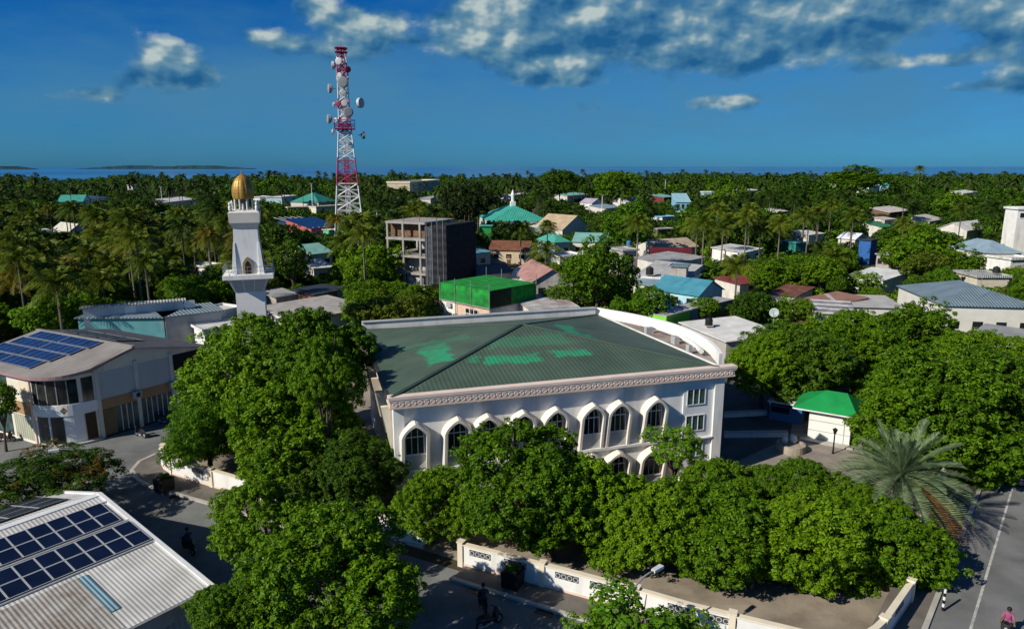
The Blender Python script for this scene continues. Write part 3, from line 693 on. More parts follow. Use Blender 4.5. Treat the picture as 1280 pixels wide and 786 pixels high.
# solar panels: things bolted on the roof are parts of it
def slope_pt(x, y, up=.12):
    t = (y + BR + .55) / (YR + BR + .55); return Vector((x, y, ZE + .12 + (RZ - ZE - .12) * t + up))
def panel(parent, fn, x0, y0, x1, y1, cells, nx=6, ny=3, name='solar_panel', th=.05):
    a, b_, c, d = fn(x0, y0), fn(x1, y0), fn(x1, y1), fn(x0, y1)
    nrm = (b_ - a).cross(d - a).normalized()
    if nrm.z < 0: nrm = -nrm
    e = MB(); e.extr([a, b_, c, d], [p - nrm * th for p in (a, b_, c, d)])
    o = e.build(name, cells, parent)
    g = MB(); ex = (b_ - a).normalized(); ey = (d - a).normalized(); L1 = (b_ - a).length; L2 = (d - a).length
    def bar(u0, v0, u1, v1, h=.012):
        q = [a + ex * u0 + ey * v0, a + ex * u1 + ey * v0, a + ex * u1 + ey * v1, a + ex * u0 + ey * v1]
        g.extr([p + nrm * h for p in q], [p + nrm * .002 for p in q])
    w = .035
    bar(0, 0, L1, w); bar(0, L2 - w, L1, L2); bar(0, w, w, L2 - w); bar(L1 - w, w, L1, L2 - w)
    for i in range(1, nx): bar(L1 * i / nx - .009, w, L1 * i / nx + .009, L2 - w, .006)
    for j in range(1, ny): bar(w, L2 * j / ny - .009, L1 - w, L2 * j / ny + .009, .004)
    g.build('panel_frame', alu, o); return o
for row in range(4):
    for colm in range(2):
        x1 = -4.6 + .42 * row - colm * 5.15; x0 = max(x1 - 5.0, XL + .25)
        panel(shop, slope_pt, x0, -2.95 + row * 1.6, x1, -2.95 + row * 1.6 + 1.48, solar_blue, 5, 1)
def far_pt(x, y):
    t = (y - YR) / (11.4 - YR); return Vector((x, y, RZ + (ZE + .05 - RZ) * t + .12))
for colm in range(3):
    panel(shop, far_pt, -6.0 - colm * 3.2, 4.6, -3.1 - colm * 3.2, 7.4, solar, 6, 3)
# side facade bays
NF = Vector((1, -SK, 0)).normalized()
def fac(y0, z0, y1, z1, out, m, nm, th=.06):
    """a flat piece on the side facade"""
    a = [(side(y0) + out, y0, z0), (side(y1) + out, y1, z0), (side(y1) + out, y1, z1), (side(y0) + out, y0, z1)]
    return MB().extr(a, [(x - th, y, z) for x, y, z in a]).build(nm, m, shop)
for yy in (.15, 3.75, 7.25, 10.45):
    fac(yy - .16, 0, yy + .16, 6.7, .16, mat('pale_pilaster', (.62, .60, .54), .7, .06, 1), 'pilaster', .17)
fac(.33, 3.72, 3.57, 6.3, .03, panel_grey, 'cladding_panel'); fac(3.93, 3.72, 7.07, 6.3, .03, panel_grey, 'cladding_panel')
fac(.33, 2.75, 3.57, 3.70, .06, orange_band, 'colour_band'); fac(3.93, 2.75, 7.07, 3.70, .06, orange_band, 'colour_band')
fac(7.43, 2.7, 10.27, 3.5, .06, mat('dark_band', (.06, .055, .06), .6, .1, 1), 'colour_band')
fac(7.43, 4.6, 10.27, 6.4, .02, dark_fill, 'opening_shade'); fac(7.43, 3.52, 10.27, 4.58, .05, mat('pale_teal_balustrade', (.40, .50, .50), .5, .08, 1), 'balustrade')  # opening is a flat sheet with its inner shade put into the colour
fac(.33, .15, 1.5, 2.73, .03, mat('brown_door_panel', (.17, .12, .06), .6, .1, 1), 'door_panel'); fac(1.53, .15, 3.57, 2.73, .03, teal_glass, 'shop_window'); fac(3.93, .15, 7.07, 2.73, .03, teal_glass, 'shop_window')
fac(7.43, .3, 10.27, 2.68, .04, mat('white_hoarding_sheet', (.60, .61, .60), .6, .06, .8), 'hoarding'); fac(.0, .0, 10.4, .14, .09, dark_fill, 'plinth')
for k in range(1, 4): fac(1.53 + k * .51 - .03, .16, 1.53 + k * .51 + .03, 2.72, .07, white_metal, 'mullion', .03)
for k in range(1, 6): fac(3.93 + k * .523 - .03, .16, 3.93 + k * .523 + .03, 2.72, .07, white_metal, 'mullion', .03)
for yy in (3.5, 7.15):
    ac = MB().box(side(yy) + .18, yy - .42, 3.1, side(yy) + .50, yy + .42, 3.72).build('air_conditioner', grey_wall, shop)
    A = [(side(yy) + .505, yy + .24 * math.cos(u), 3.41 + .24 * math.sin(u)) for u in [2 * math.pi * j / 14 for j in range(14)]]
    MB().poly(A).build('fan_grille', black_plastic, ac)
# rounded corner: glazing bands, white belt with emblem, doors
def bowband(t0, t1, z0, z1, r, m, nm, n=10, th=.08):
    A = []
    for rr in (r, r - th):
        for z in (z0, z1):
            A.append([(-BR + rr * math.sin(t0 + (t1 - t0) * i / n), -rr * math.cos(t0 + (t1 - t0) * i / n), z) for i in range(n + 1)])
    vs = A[0] + A[1] + A[2] + A[3]; k = n + 1; fs = []
    for i in range(n): fs += [(i, i + 1, k + i + 1, k + i), (k + i, k + i + 1, 3 * k + i + 1, 3 * k + i), (i + 1, i, 2 * k + i, 2 * k + i + 1)]
    fs += [(0, k, 3 * k, 2 * k), (n, 2 * k + n, 3 * k + n, k + n)]
    return MB().add(vs, fs).build(nm, m, shop)
hp = math.pi / 2
bowband(.06, .74 * hp, 3.95, 6.2, BR + .02, teal_glass if False else mat('dark_shop_glass', (.03, .035, .035), .14, .6, 1.1, spec=.5), 'corner_window')
bowband(.80 * hp, .97 * hp, 3.95, 6.2, BR + .02, mat('dark_shop_glass', (.03,) * 3), 'corner_window')
bowband(.0, hp, 2.85, 3.9, BR + .10, mat('white_belt', (.80, .80, .78), .5, .03, 1), 'belt', 14, .12)
bowband(.10, .27 * hp, .25, 2.8, BR + .02, mat('dark_shop_glass', (.03,) * 3), 'glass_door', 5); bowband(.31 * hp, .50 * hp, .25, 2.8, BR + .02, mat('dark_shop_glass', (.03,) * 3), 'glass_door', 5)
bowband(.28 * hp, .30 * hp, .2, 2.84, BR + .07, white_metal, 'door_post', 3); bowband(.51 * hp, .78 * hp, .25, 2.84, BR + .04, mat('white_belt', (.8,) * 3), 'white_panel', 6)
bowband(.80 * hp, .96 * hp, .25, 2.8, BR + .02, mat('dark_red_door', (.035, .015, .012), .4, .2, 2), 'door', 5); bowband(0, hp, 0, .2, BR + .45, kerbm, 'step', 14, .5)
for t in (.15, .3, .45, .6): bowband(t * hp - .012, t * hp + .012, 3.96, 6.2, BR + .05, grey_metal, 'mullion', 2, .04)
# emblem on the belt: a diamond of four coloured squares
for (dt, dz, c) in ((0, .17, (.35, .06, .05)), (-.045, 0, (.06, .20, .07)), (.045, 0, (.45, .22, .04)), (0, -.17, (.10, .10, .10))):
    t = .52 * hp + dt; rr = BR + .103
    q = lambda a, z: (-BR + rr * math.sin(t + a), -rr * math.cos(t + a), 3.38 + dz + z)
    MB().poly([q(-.042, 0), q(0, -.155), q(.042, 0), q(0, .155)]).build('emblem', mat('emblem_%d' % int(dt * 100 + dz * 1000 + 500), c, .5, .05, 2), shop)
# street-side wall: ochre panel and windows
for (x0, x1, z0, z1, m__, nm) in ((-6.9, -3.9, 2.7, 3.9, orange_band, 'colour_band'), (-5.4, -3.9, 4.2, 6.1, cream, 'wall_panel'), (-10.5, -7.4, 4.1, 6.0, teal_glass, 'window'), (-6.9, -4.0, .3, 2.6, mat('pale_green_shutter', (.42, .43, .33), .6, .1, 1, stripe='X', pitch=.35), 'shutter'), (-10.5, -7.4, .3, 2.6, teal_glass, 'shop_window')):
    MB().box(x0, -BR - .05, z0, x1, -BR - .004, z1).build(nm, m__, shop)
MB().box(-3.85, -BR - .12, 0, -3.6, -BR - .004, 6.5).build('drain_pipe', pink_cream, shop)

# ------------------------------------------------------------------ metal-roofed shed at the near corner
RA = G(125, 617, 5.0)
SX_ = Vector((.80, -.60, 0)).normalized(); SY_ = Vector((.60, .80, 0)).normalized()
shed = thing('warehouse', 'white ribbed metal roofed shed carrying rows of dark solar panels', 'warehouse', (RA.x, RA.y, 0), math.atan2(SX_.y, SX_.x))
E1 = 12.6; ED = -26.0; ZR, ZN, ZF, EF = 5.0, 3.55, 2.5, -9.0       # local x down the near slope, local y along the ridge (0 at the gable)
rib_white = roofm('white_ribbed_sheet', (.58, .575, .55), 'Y', .21, .45, stain=(.40, .385, .36), amt=.4, sdepth=.28)
MB().prism([(EF + .4, ED), (E1 - .5, ED), (E1 - .5, -.4), (EF + .4, -.4)], 0, 2.3).build('wall', mat('shed_wall', (.30, .33, .35), .8, .1, .8, stripe='Y', pitch=.3), shed)
MB().add([(EF + .4, -.4, 2.3), (E1 - .5, -.4, 2.3), (E1 - .5, -.4, 3.47), (0, -.4, ZR - .11), (EF + .4, -.4, ZF - .02), (E1 - .5, ED, 2.3), (E1 - .5, ED, 3.47)], [(0, 1, 2, 3, 4), (1, 5, 6, 2)]).build('gable_wall', grey_wall, shed)
def nz_(x): return ZR + (ZN - ZR) * x / E1
def slab(x0, y0, x1, y1, fn, th, m__, nm, par=shed):
    a = [(x0, y0, fn(x0)), (x1, y0, fn(x1)), (x1, y1, fn(x1)), (x0, y1, fn(x0))]
    return MB().extr(a, [(x, y, z - th) for x, y, z in a]).build(nm, m__, par)
slab(0, ED, E1, 0, nz_, .10, rib_white, 'roof_slope')
slab(EF, ED, 0, 0, lambda x: ZR + (ZF - ZR) * x / EF, .10, rib_white, 'roof_slope')
slab(7.3, -22.0, E1 - .15, -4.35, lambda x: nz_(x) + .03, .03, roofm('old_stained_ribbed_sheet', (.40, .385, .35), 'Y', .21, .6, stain=(.16, .10, .065), amt=.6, sc=.9, sdepth=.35), 'old_roof_sheet')
slab(7.35, -4.33, E1 - 1.6, -3.86, lambda x: nz_(x) + .05, .03, roofm('blue_skylight_strip', (.22, .36, .43), 'Y', .2, .35), 'skylight_strip')
slab(-.25, ED, .25, .05, lambda x: ZR + .05 - abs(x) * .1, .05, white_metal, 'ridge_cap')
slab(0, -.14, E1 + .05, .1, lambda x: nz_(x) + .09, .2, white_metal, 'rake_trim'); slab(EF, -.14, 0, .1, lambda x: ZR + (ZF - ZR) * x / EF + .09, .2, white_metal, 'rake_trim')
slab(E1 - .02, ED, E1 + .16, .1, lambda x: ZN - .02, .16, grey_metal, 'gutter')
def shed_pt(x, y): return Vector((x, y, nz_(x) + .14))
def shed_far(x, y): return Vector((x, y, ZR + (ZF - ZR) * x / EF + .14))
for s_, x0 in enumerate((1.28, 4.25)):
    for r_ in range(2):
        for c_ in range(8 + s_):
            y1 = -.50 + .30 * s_ - c_ * 1.0
            panel(shed, lambda x, y: shed_pt(y, x), y1 - .985, x0 + r_ * 1.30, y1, x0 + r_ * 1.30 + 1.28, solar, 1, 1)
for r_ in range(3):
    for c_ in range(6):
        y1 = -1.2 - c_ * 1.6
        panel(shed, lambda x, y: shed_far(y, x), y1 - 1.57, -7.4 + r_ * 1.9, y1, -7.4 + r_ * 1.9 + 1.86, mat('dusty_solar_cells', (.03, .035, .04), .35, .3, .8, spec=.4), 1, 1)
for x0 in (1.16, 3.92, 4.13, 6.88):
    slab(x0, -11, x0 + .06, -.1, lambda x: nz_(x) + .09, .08, alu, 'mounting_rail')
wg = slab(9.6, -3.4, E1 + .9, -1.2, lambda x: 3.2, .08, roofm('grey_lean_to_sheet', (.32, .34, .35), 'Y', .3, .5), 'lean_to_roof') if False else None

# ------------------------------------------------------------------ telecom tower
TY = 230.0; tp = AtY(436, 262, TY)
tower = thing('telecom_tower', 'tall red and white lattice telecom tower hung with drum antennas', 'tower', (tp.x, tp.y, 0), math.radians(12))
def tz(y): return AtY(436, y, TY).z
TTOP = tz(60)
def hw(z): return 5.0 + (1.75 - 5.0) * min(1, max(0, z / tz(150))) ** .9 if z < tz(150) else 1.75 + (1.35 - 1.75) * (z - tz(150)) / (TTOP - tz(150))
bands = [(0, tz(232), 'w'), (tz(232), tz(197), 'r'), (tz(197), tz(165), 'w'), (tz(165), tz(152), 'r'), (tz(152), tz(137), 'w'), (tz(137), tz(124), 'r'), (tz(124), tz(96), 'w'), (tz(96), tz(80), 'r'), (tz(80), tz(72), 'w'), (tz(72), TTOP, 'r')]
def bandm(z):
    for a, b_, c in bands:
        if a <= z < b_: return 0 if c == 'w' else 1
    return 1
levels = [0]
while levels[-1] < TTOP - 2: levels.append(levels[-1] + max(2.4, hw(levels[-1]) * 1.15))
levels[-1] = TTOP
cuts = sorted(set(levels + [b_[1] for b_ in bands]))
for (sx, sy) in ((-1, -1), (1, -1), (1, 1), (-1, 1)):
    lg = MB()
    for a, b_ in zip(cuts[:-1], cuts[1:]):
        if b_ - a < .05: continue
        lg.tube([(sx * hw(a), sy * hw(a), a), (sx * hw(b_), sy * hw(b_), b_)], [.26 - .10 * a / TTOP, .26 - .10 * b_ / TTOP], 6, bandm((a + b_) / 2))
    lg.build('leg', [white_metal, red_paint], tower)
for k in range(4):
    R_ = Matrix.Rotation(k * math.pi / 2, 3, 'Z'); br = MB()
    for a, b_ in zip(levels[:-1], levels[1:]):
        A0, A1, B0, B1 = [R_ @ Vector(p) for p in ((-hw(a), -hw(a), a), (hw(a), -hw(a), a), (-hw(b_), -hw(b_), b_), (hw(b_), -hw(b_), b_))]
        mm = bandm((a + b_) / 2)
        br.tube([A0, B1], .13, 5, mm); br.tube([A1, B0], .13, 5, mm); br.tube([B0, B1], .11, 5, mm)
        mid = (A0 + A1 + B0 + B1) / 4
        if a < tz(150): br.tube([(A0 + B0) / 2, (A1 + B1) / 2], .08, 5, mm)
    br.build('lattice_bracing', [white_metal, red_paint], tower)
ld = MB()
for a, b_ in zip(cuts[:-1], cuts[1:]):
    if b_ - a < .05: continue
    for x in (-.75, -.3, .2, .65):
        ld.tube([(x, .15, a), (x, .15, b_)], .14, 5, bandm((a + b_) / 2))
    z = a
    while z < b_: ld.tube([(-.75, .15, z), (.65, .15, z)], .07, 4, bandm((a + b_) / 2)); z += .9
ld.build('cable_ladder', [white_metal, red_paint], tower)
pl = MB(); zp = tz(161); h_ = hw(zp) + 1.2
pl.box(-h_, -h_, zp - .2, h_, h_, zp); pl.build('platform', red_paint, tower)
rl = MB()
for k in range(4):
    R_ = Matrix.Rotation(k * math.pi / 2, 3, 'Z')
    for z in (.7, 1.4, 2.6): rl.tube([R_ @ Vector((-h_, -h_, zp + z)), R_ @ Vector((h_, -h_, zp + z))], .09, 5)
    for i in range(6): rl.tube([R_ @ Vector((-h_ + i * h_ * .4, -h_, zp)), R_ @ Vector((-h_ + i * h_ * .4, -h_, zp + 2.6))], .07, 5)
rl.build('platform_railing', mat('purple_red_paint', (.22, .03, .16), .5, .1, 1), tower)
t2 = MB(); z2 = tz(66)
for z in (z2, z2 + 1.2): t2.box(-1.9, -1.9, z, 1.9, 1.9, z + .12)
t2.build('top_platform', red_paint, tower)
MB().tube([(0, 0, TTOP - 3), (0, 0, TTOP + 2.6)], [.12, .05], 6).build('lightning_rod', red_paint, tower)
dish_w = mat('dish_white', (.50, .51, .52), .45, .06, 1); dish_g = mat('dish_grey', (.25, .28, .31), .5, .08, 1)
pm = 3.82
def dish(px_, py_, r_, face, m__, depth=.7):
    """a shrouded drum antenna seen at px_, py_, facing the ground bearing given"""
    r_ *= .82
    P_ = AtY(px_, py_, TY) - Vector((tp.x, tp.y, 0)); c, s = math.cos(-math.radians(12)), math.sin(-math.radians(12))
    P_ = Vector((P_.x * c - P_.y * s, P_.x * s + P_.y * c, P_.z)); f = math.radians(face - 12); d = Vector((math.cos(f), math.sin(f), 0))
    k = max(abs(P_.x), 1e-3); P_ = P_ + d * (hw(P_.z) + .25 if abs(P_.x) < hw(P_.z) + .3 else .4)
    n = 18; a = Vector((-d.y, d.x, 0)); z = Vector((0, 0, 1)); mb = MB(); rings = []
    for (off, rr) in ((-.35 * r_, .25 * r_), (0, .8 * r_), (.12 * r_, r_), (depth * r_, r_), (depth * r_ + .08 * r_, .75 * r_), (depth * r_ + .1 * r_, .05)):
        rings.append([P_ + d * off + (a * math.cos(u) + z * math.sin(u)) * rr for u in [2 * math.pi * j / n for j in range(n)]])
    vs = [p for r2 in rings for p in r2]; fs = []
    for i in range(len(rings) - 1): fs += [(i * n + j, i * n + (j + 1) % n, (i + 1) * n + (j + 1) % n, (i + 1) * n + j) for j in range(n)]
    fs += [tuple(range(n))[::-1], tuple((len(rings) - 1) * n + j for j in range(n))]
    mb.add(vs, fs); mb.tube([P_ - d * .3 * r_, P_ - d * (.3 * r_ + .9)], .12, 5)
    mb.build('drum_antenna', m__, tower)
for a in ((447, 129, 1.9, -25, dish_w), (416, 111, 1.7, 205, dish_g), (415, 149, 1.7, 205, dish_g), (451, 169, 1.5, 10, dish_g), (430, 104, 2.1, -85, dish_g), (435, 141, 1.9, -75, dish_g), (420, 82, 1.5, 190, dish_w), (427, 78, 1.3, -100, dish_w), (430, 116, 1.1, -80, dish_w),
          (432, 130, 1.2, -85, dish_w), (433, 151, 1.1, -90, dish_w), (420, 131, .9, 200, dish_w), (428, 95, .9, -100, dish_w), (425, 151, .9, -110, dish_w), (419, 165, 1.0, 180, dish_w), (436, 180, .8, -70, dish_g), (432, 88, 1.2, -60, mat('dish_red', (.25, .03, .05), .5, .1, 1)), (426, 131, 1.0, -100, mat('dish_red', (.25, .03, .05)))):
    dish(*a)
for k in range(6):
    a = math.pi / 6 + k * math.pi / 3
    MB().box(-.16, -.1, 0, .16, .1, 2.4).build('panel_antenna', dish_w, tower).location = (2.0 * math.cos(a), 2.0 * math.sin(a), TTOP - 9.5)

# ------------------------------------------------------------------ houses of the town
PROT = []       # (x0, y0, x1, y1, ground distance): what must stay in view
FOOT = []       # footprints (centre, radius)
SHORT = []      # (x, y, phrase)
def house(label, phrase, p1, p2, h, depth, roof='flat', rise=1.5, wallm=None, roofm_=None, over=.35, cat='house', name='house', win=2, keep=.75, base_vis=.62, winm=None, door=True, side_win=0, sides=None):
    if p1[1] < 300 and roof != 'hip': depth *= .6
    A = G(p1[0], p1[1], h); B = G(p2[0], p2[1], h)
    d = B - A; w = d.length; ang = math.atan2(d.y, d.x)
    t = thing(name, label, cat, (A.x, A.y, 0), ang)
    e = MB()
    par = [(0, 0), (0, 0)]
    if roof == 'gable_par':
        pts = [(0, 0), (depth, 0), (depth, h - .02), (depth / 2, h + rise - .08), (0, h - .02)]
        e.extr([(0, y, z) for y, z in pts], [(w, y, z) for y, z in pts])
    elif roof == 'gable_perp':
        pts = [(0, 0), (w, 0), (w, h - .02), (w / 2, h + rise - .08), (0, h - .02)]
        e.extr([(x, 0, z) for x, z in pts][::-1], [(x, depth, z) for x, z in pts][::-1])
    else:
        e.box(0, 0, 0, w, depth, h - .02)
    e.build('wall', wallm, t)
    r = MB(); o = over; T = .12
    if roof == 'gable_par':
        s = rise / (depth / 2); zz = [(-o, h - s * o), (depth / 2, h + rise), (depth + o, h - s * o)]
        pr = [(y, z + T) for y, z in zz] + [(y, z) for y, z in zz][::-1]
        r.extr([(-o, y, z) for y, z in pr], [(w + o, y, z) for y, z in pr])
    elif roof == 'gable_perp':
        s = rise / (w / 2); zz = [(-o, h - s * o), (w / 2, h + rise), (w + o, h - s * o)]
        pr = [(x, z + T) for x, z in zz] + [(x, z) for x, z in zz][::-1]
        r.extr([(x, -o, z) for x, z in pr][::-1], [(x, depth + o, z) for x, z in pr][::-1])
    elif roof == 'hip':
        k = min(w, depth) / 2; 
        if w >= depth: ra, rb = (k, depth / 2), (w - k, depth / 2)
        else: ra, rb = (w / 2, k), (w / 2, depth - k)
        z0 = h
        vs = [(-o, -o, z0), (w + o, -o, z0), (w + o, depth + o, z0), (-o, depth + o, z0), (*ra, h + rise), (*rb, h + rise)]
        r.add(vs, [(0, 1, 5, 4), (1, 2, 5), (2, 3, 4, 5), (3, 0, 4)] if w >= depth else [(0, 1, 4), (1, 2, 5, 4), (2, 3, 5), (3, 0, 4, 5)]); r.add([(x, y, z - .12) for x, y, z in vs[:4]] + vs[:4], [(3, 2, 1, 0), (0, 1, 5, 4), (1, 2, 6, 5), (2, 3, 7, 6), (3, 0, 4, 7)])
    elif roof == 'mono':
        r.extr([(-o, -o, h), (w + o, -o, h), (w + o, depth + o, h + rise), (-o, depth + o, h + rise)], [(-o, -o, h + T), (w + o, -o, h + T), (w + o, depth + o, h + rise + T), (-o, depth + o, h + rise + T)])
        MB().add([(0, 0, h - .019), (w, 0, h - .019), (w, depth, h - .019), (0, depth, h - .019), (0, depth, h + rise - .01), (w, depth, h + rise - .01)], [(0, 3, 4), (1, 5, 2), (3, 2, 5, 4)]).build('gable_wall', wallm, t)
    else:
        r.box(-o, -o, h, w + o, depth + o, h + .15)
        if rise > 0:
            q = .15; z = h + .153
            r.box(-o, -o, z, w + o, -o + q, z + rise); r.box(-o, depth + o - q, z, w + o, depth + o, z + rise); r.box(-o, -o + q, z, -o + q, depth + o - q, z + rise); r.box(w + o - q, -o + q, z, w + o, depth + o - q, z + rise)
    r.build('roof', roofm_, t)
    if win:
        wz0 = min(h * .42, 1.3) if h < 5 else h - 2.1; wz1 = min(wz0 + 1.2, h - .35)
        for i in range(win):
            cx = w * (i + .5) / win; ww = min(.7, w / win * .3)
            q = MB().box(cx - ww, -.05, wz0, cx + ww, -.004, wz1).build('window', winm or glass, t)
            if w > 5: MB().box(cx - ww - .1, -.12, wz0 - .12, cx + ww + .1, -.004, wz0 - .003).build('sill', white, q)
            if h > 5.5: MB().box(cx - ww, -.05, 1.0, cx + ww, -.004, 2.3).build('window', winm or glass, t)
        for i in range(side_win):
            cy = depth * (i + .5) / side_win; MB().box(w + .004, cy - .6, wz0, w + .05, cy + .6, wz1).build('window', winm or glass, t)
        if door and w > 5: MB().box(w * .5 - .5, -.06, 0, w * .5 + .5, -.004, 2.1).build('door', wood_brown, t)
    if p1[1] < 300 and keep < .975: base_vis = max(base_vis, .86); keep = min(keep, .80)
    keep *= .95
    c, s = math.cos(ang), math.sin(ang)
    top = h + (rise if roof != 'flat' else .3)
    cs = [PX(A.x + x * c - y * s, A.y + x * s + y * c, z) for x in (0, w) for y in (0, depth) for z in (h * base_vis, h if roof in ('hip', 'gable_par') else top)]
    cs += [PX(A.x + (w / 2) * c - (depth / 2) * s, A.y + w / 2 * s + depth / 2 * c, top)]
    x0, x1 = min(q[0] for q in cs), max(q[0] for q in cs); y0, y1 = min(q[1] for q in cs), max(q[1] for q in cs)
    mx, my = (x1 - x0) * (1 - keep) / 2, (y1 - y0) * (1 - keep) / 2
    if keep > 0: PROT.append((x0 + mx, y0 + my, x1 - mx, y1 - my, A.y + depth * .3))
    ctr = (A.x + (w / 2) * c - (depth / 2) * s, A.y + w / 2 * s + depth / 2 * c)
    FOOT.append((ctr[0], ctr[1], ang, w / 2 + .6, depth / 2 + .6)); SHORT.append((ctr[0], ctr[1], phrase))
    return t, w
wh, lt = white, mat('light_plaster', (.62, .60, .55), .75, .08, .8, stain=(.36, .33, .29), stain_amt=.3, streak=2)
bl_teal = roofm('teal_blue_sheet', (.07, .28, .38), 'X', .4, .45, stain=(.12, .30, .36), amt=.25)
rust_pink = roofm('rusted_pink_sheet', (.42, .24, .22), 'Y', .4, .6, stain=RUST, amt=.45)
rust_x = roofm('rusty_brown_sheet', (.20, .085, .05), 'X', .4, .7, stain=(.10, .035, .02), amt=.5)
darkred = roofm('dark_red_sheet', (.12, .018, .022), 'X', .4, .5)
greyx = roofm('grey_sheet_roof', (.42, .43, .43), 'X', .4, .5, stain=(.25, .23, .21), amt=.4); greyy = roofm('grey_ribbed_roof', (.40, .41, .42), 'Y', .4, .5, stain=(.24, .22, .2), amt=.4)
whitex = roofm('white_sheet_roof', (.70, .70, .68), 'X', .4, .5, stain=(.4, .38, .34), amt=.3); whitey = roofm('white_ribbed_roof', (.68, .69, .70), 'Y', .4, .5, stain=(.4, .38, .34), amt=.3)
turq = roofm('turquoise_sheet', (.07, .38, .30), 'Y', .45, .5, stain=(.12, .36, .30), amt=.3); turqp = roofm('pale_turquoise_sheet', (.22, .47, .42), 'X', .45, .5)
tan = roofm('tan_sheet_roof', (.48, .37, .24), 'Y', .4, .6, stain=(.33, .25, .17), amt=.4); slate = roofm('slate_blue_sheet', (.16, .225, .265), 'X', .45, .5, stain=(.20, .25, .28), amt=.4)
darkroof = roofm('dark_sheet_roof', (.035, .045, .06), 'X', .4, .5); bluegrey = roofm('blue_grey_sheet', (.26, .36, .44), 'X', .4, .5)
lime = mat('lime_green_paint', (.20, .60, .05), .6, .08, .8); conc_block = mat('concrete_block_wall', (.40, .38, .35), .85, .12, 1, .3, 5, stain=(.25, .22, .2), stain_amt=.4)

H = house
# left, behind the shop building
H('long teal walled shed with a flat grey roof behind the shop building', 'the long teal shed', (97, 398), (204, 397), 4.6, 7, 'flat', .0, teal_wall, roofm('blue_grey_flat_roof', (.20, .26, .30), 'X', .5, .6), cat='shed', name='shed', win=0, base_vis=.05, keep=.95)
H('grey streaked wing joined to the long teal shed', 'the grey streaked wing', (206, 397), (276, 389), 4.6, 7, 'flat', .0, grey_wall, roofm('blue_grey_flat_roof', (.2,) * 3), cat='shed', name='shed', win=0, base_vis=.1, keep=.9)
tw, _ = H('white plastered back building rising behind the long teal shed', 'the white back building', (103, 386), (229, 376), 6.0, 1.2, 'flat', .0, mat('pale_blue_white_wall', (.52, .60, .62), .7, .08, .6, stain=(.4, .42, .4), stain_amt=.3, streak=3), greyx, win=0, cat='building', name='building', base_vis=.7, keep=.95)
for (x0, x1) in ((5.0, 6.4), (12.6, 14.0)):
    MB().box(x0, -.05, 4.9, x1, -.006, 6.0).build('wall_patch', white, tw)
H('long low shed with a flat grey roof behind the minaret', 'the low grey shed by the minaret', (374, 401), (462, 384), 3.4, 11, 'mono', .5, lt, roofm('weathered_grey_roof', (.42, .40, .38), 'Y', .5, .7, stain=(.27, .25, .24), amt=.4), cat='shed', name='shed', win=0, keep=.8)
H('brown sided container hut with a black flat roof', 'the brown container hut', (373, 366), (393, 369), 4.2, 5, 'flat', 0, mat('brown_red_boards', (.26, .12, .07), .7, .15, 1.5, stripe='X', pitch=.4), darkroof, name='hut', cat='hut', win=0, base_vis=.2, keep=.9)
H('black roofed shed next to the brown container hut', 'the black roofed shed', (394, 367), (431, 360), 4.0, 6, 'flat', 0, grey_wall, darkroof, name='shed', cat='shed', win=0, keep=.9)
H('small grey roofed shack between minaret and container hut', 'the grey shack by the minaret', (345, 372), (372, 368), 3.6, 6, 'mono', .4, conc_block, greyx, name='shack', cat='shack', win=1, keep=.9)
H('white stepped annex beside the foot of the minaret', 'the white stepped annex', (255, 414), (301, 407), 3.0, 4, 'flat', .2, wh, whitex, name='annex', cat='annex', win=1, keep=.9)
H('low white outbuilding with stepped roof left of the minaret foot', 'the low white outbuilding', (276, 391), (300, 386), 4.2, 4, 'flat', .3, wh, whitex, name='outbuilding', cat='outbuilding', win=0, keep=.9)
# centre, near
H('gable house with teal blue sheet roof and pale cyan walls', 'the teal gable house', (816, 361), (873, 369), 3.3, 8.5, 'gable_par', 2.0, cyan_wall, bl_teal, win=3, base_vis=.25, keep=.95, side_win=1)
H('low house under a bare white flat roof past the mosque', 'the bare white roofed house', (852, 404), (908, 427), 3.4, 8.5, 'mono', .35, conc_block, roofm('smooth_white_roof', (.72, .71, .69), 'X', .9, .6, stain=(.5, .48, .45), amt=.3, sdepth=.15), win=1, base_vis=.3, keep=.95)
H('lime green plastered hut with flat roof next to the bare white roof', 'the lime green hut', (833, 396), (863, 388), 4.2, 3, 'flat', .0, lime, greyx, over=.05, name='hut', cat='hut', win=0, base_vis=.15, keep=.95)
H('long slate grey shed in line with the lime green hut', 'the slate grey shed', (864, 387.5), (917, 375), 4.2, 3, 'flat', .0, mat('slate_grey_wall', (.19, .22, .245), .7, .1, .8), greyx, over=.05, name='shed', cat='shed', win=0, base_vis=.15, keep=.9)
H('wide white flat roofed house behind the teal gable house', 'the wide white flat roofed house', (789, 346), (858, 352), 3.6, 8, 'flat', .25, wh, whitex, win=3, keep=.9)
H('small grey box room standing on the white flat roof', 'the grey box room', (839, 333), (858, 334), 6.2, 3, 'flat', .1, conc_block, slate, name='rooftop_room', cat='room', win=0, keep=.95)
H('broad pale grey gable house behind the white flat roof', 'the pale grey gable house', (853, 349), (898, 338), 3.6, 10, 'gable_perp', 1.9, lt, greyy, win=2, keep=.9)
H('long house with pale grey sheet roof beside the tall coconut palm', 'the long pale grey house', (835, 331), (880, 322), 4.2, 8, 'mono', .9, lt, greyx, win=2, keep=.9)
H('raw concrete block house beside the big round tree', 'the concrete block house', (779, 314), (797, 313), 6.0, 6, 'flat', .2, conc_block, greyx, win=1, base_vis=.1, keep=.95)
H('house with dark red sheet roof near the concrete block house', 'the dark red roofed house', (814, 324), (864, 325), 3.6, 9, 'gable_par', 2.2, lt, darkred, win=2, keep=.9)
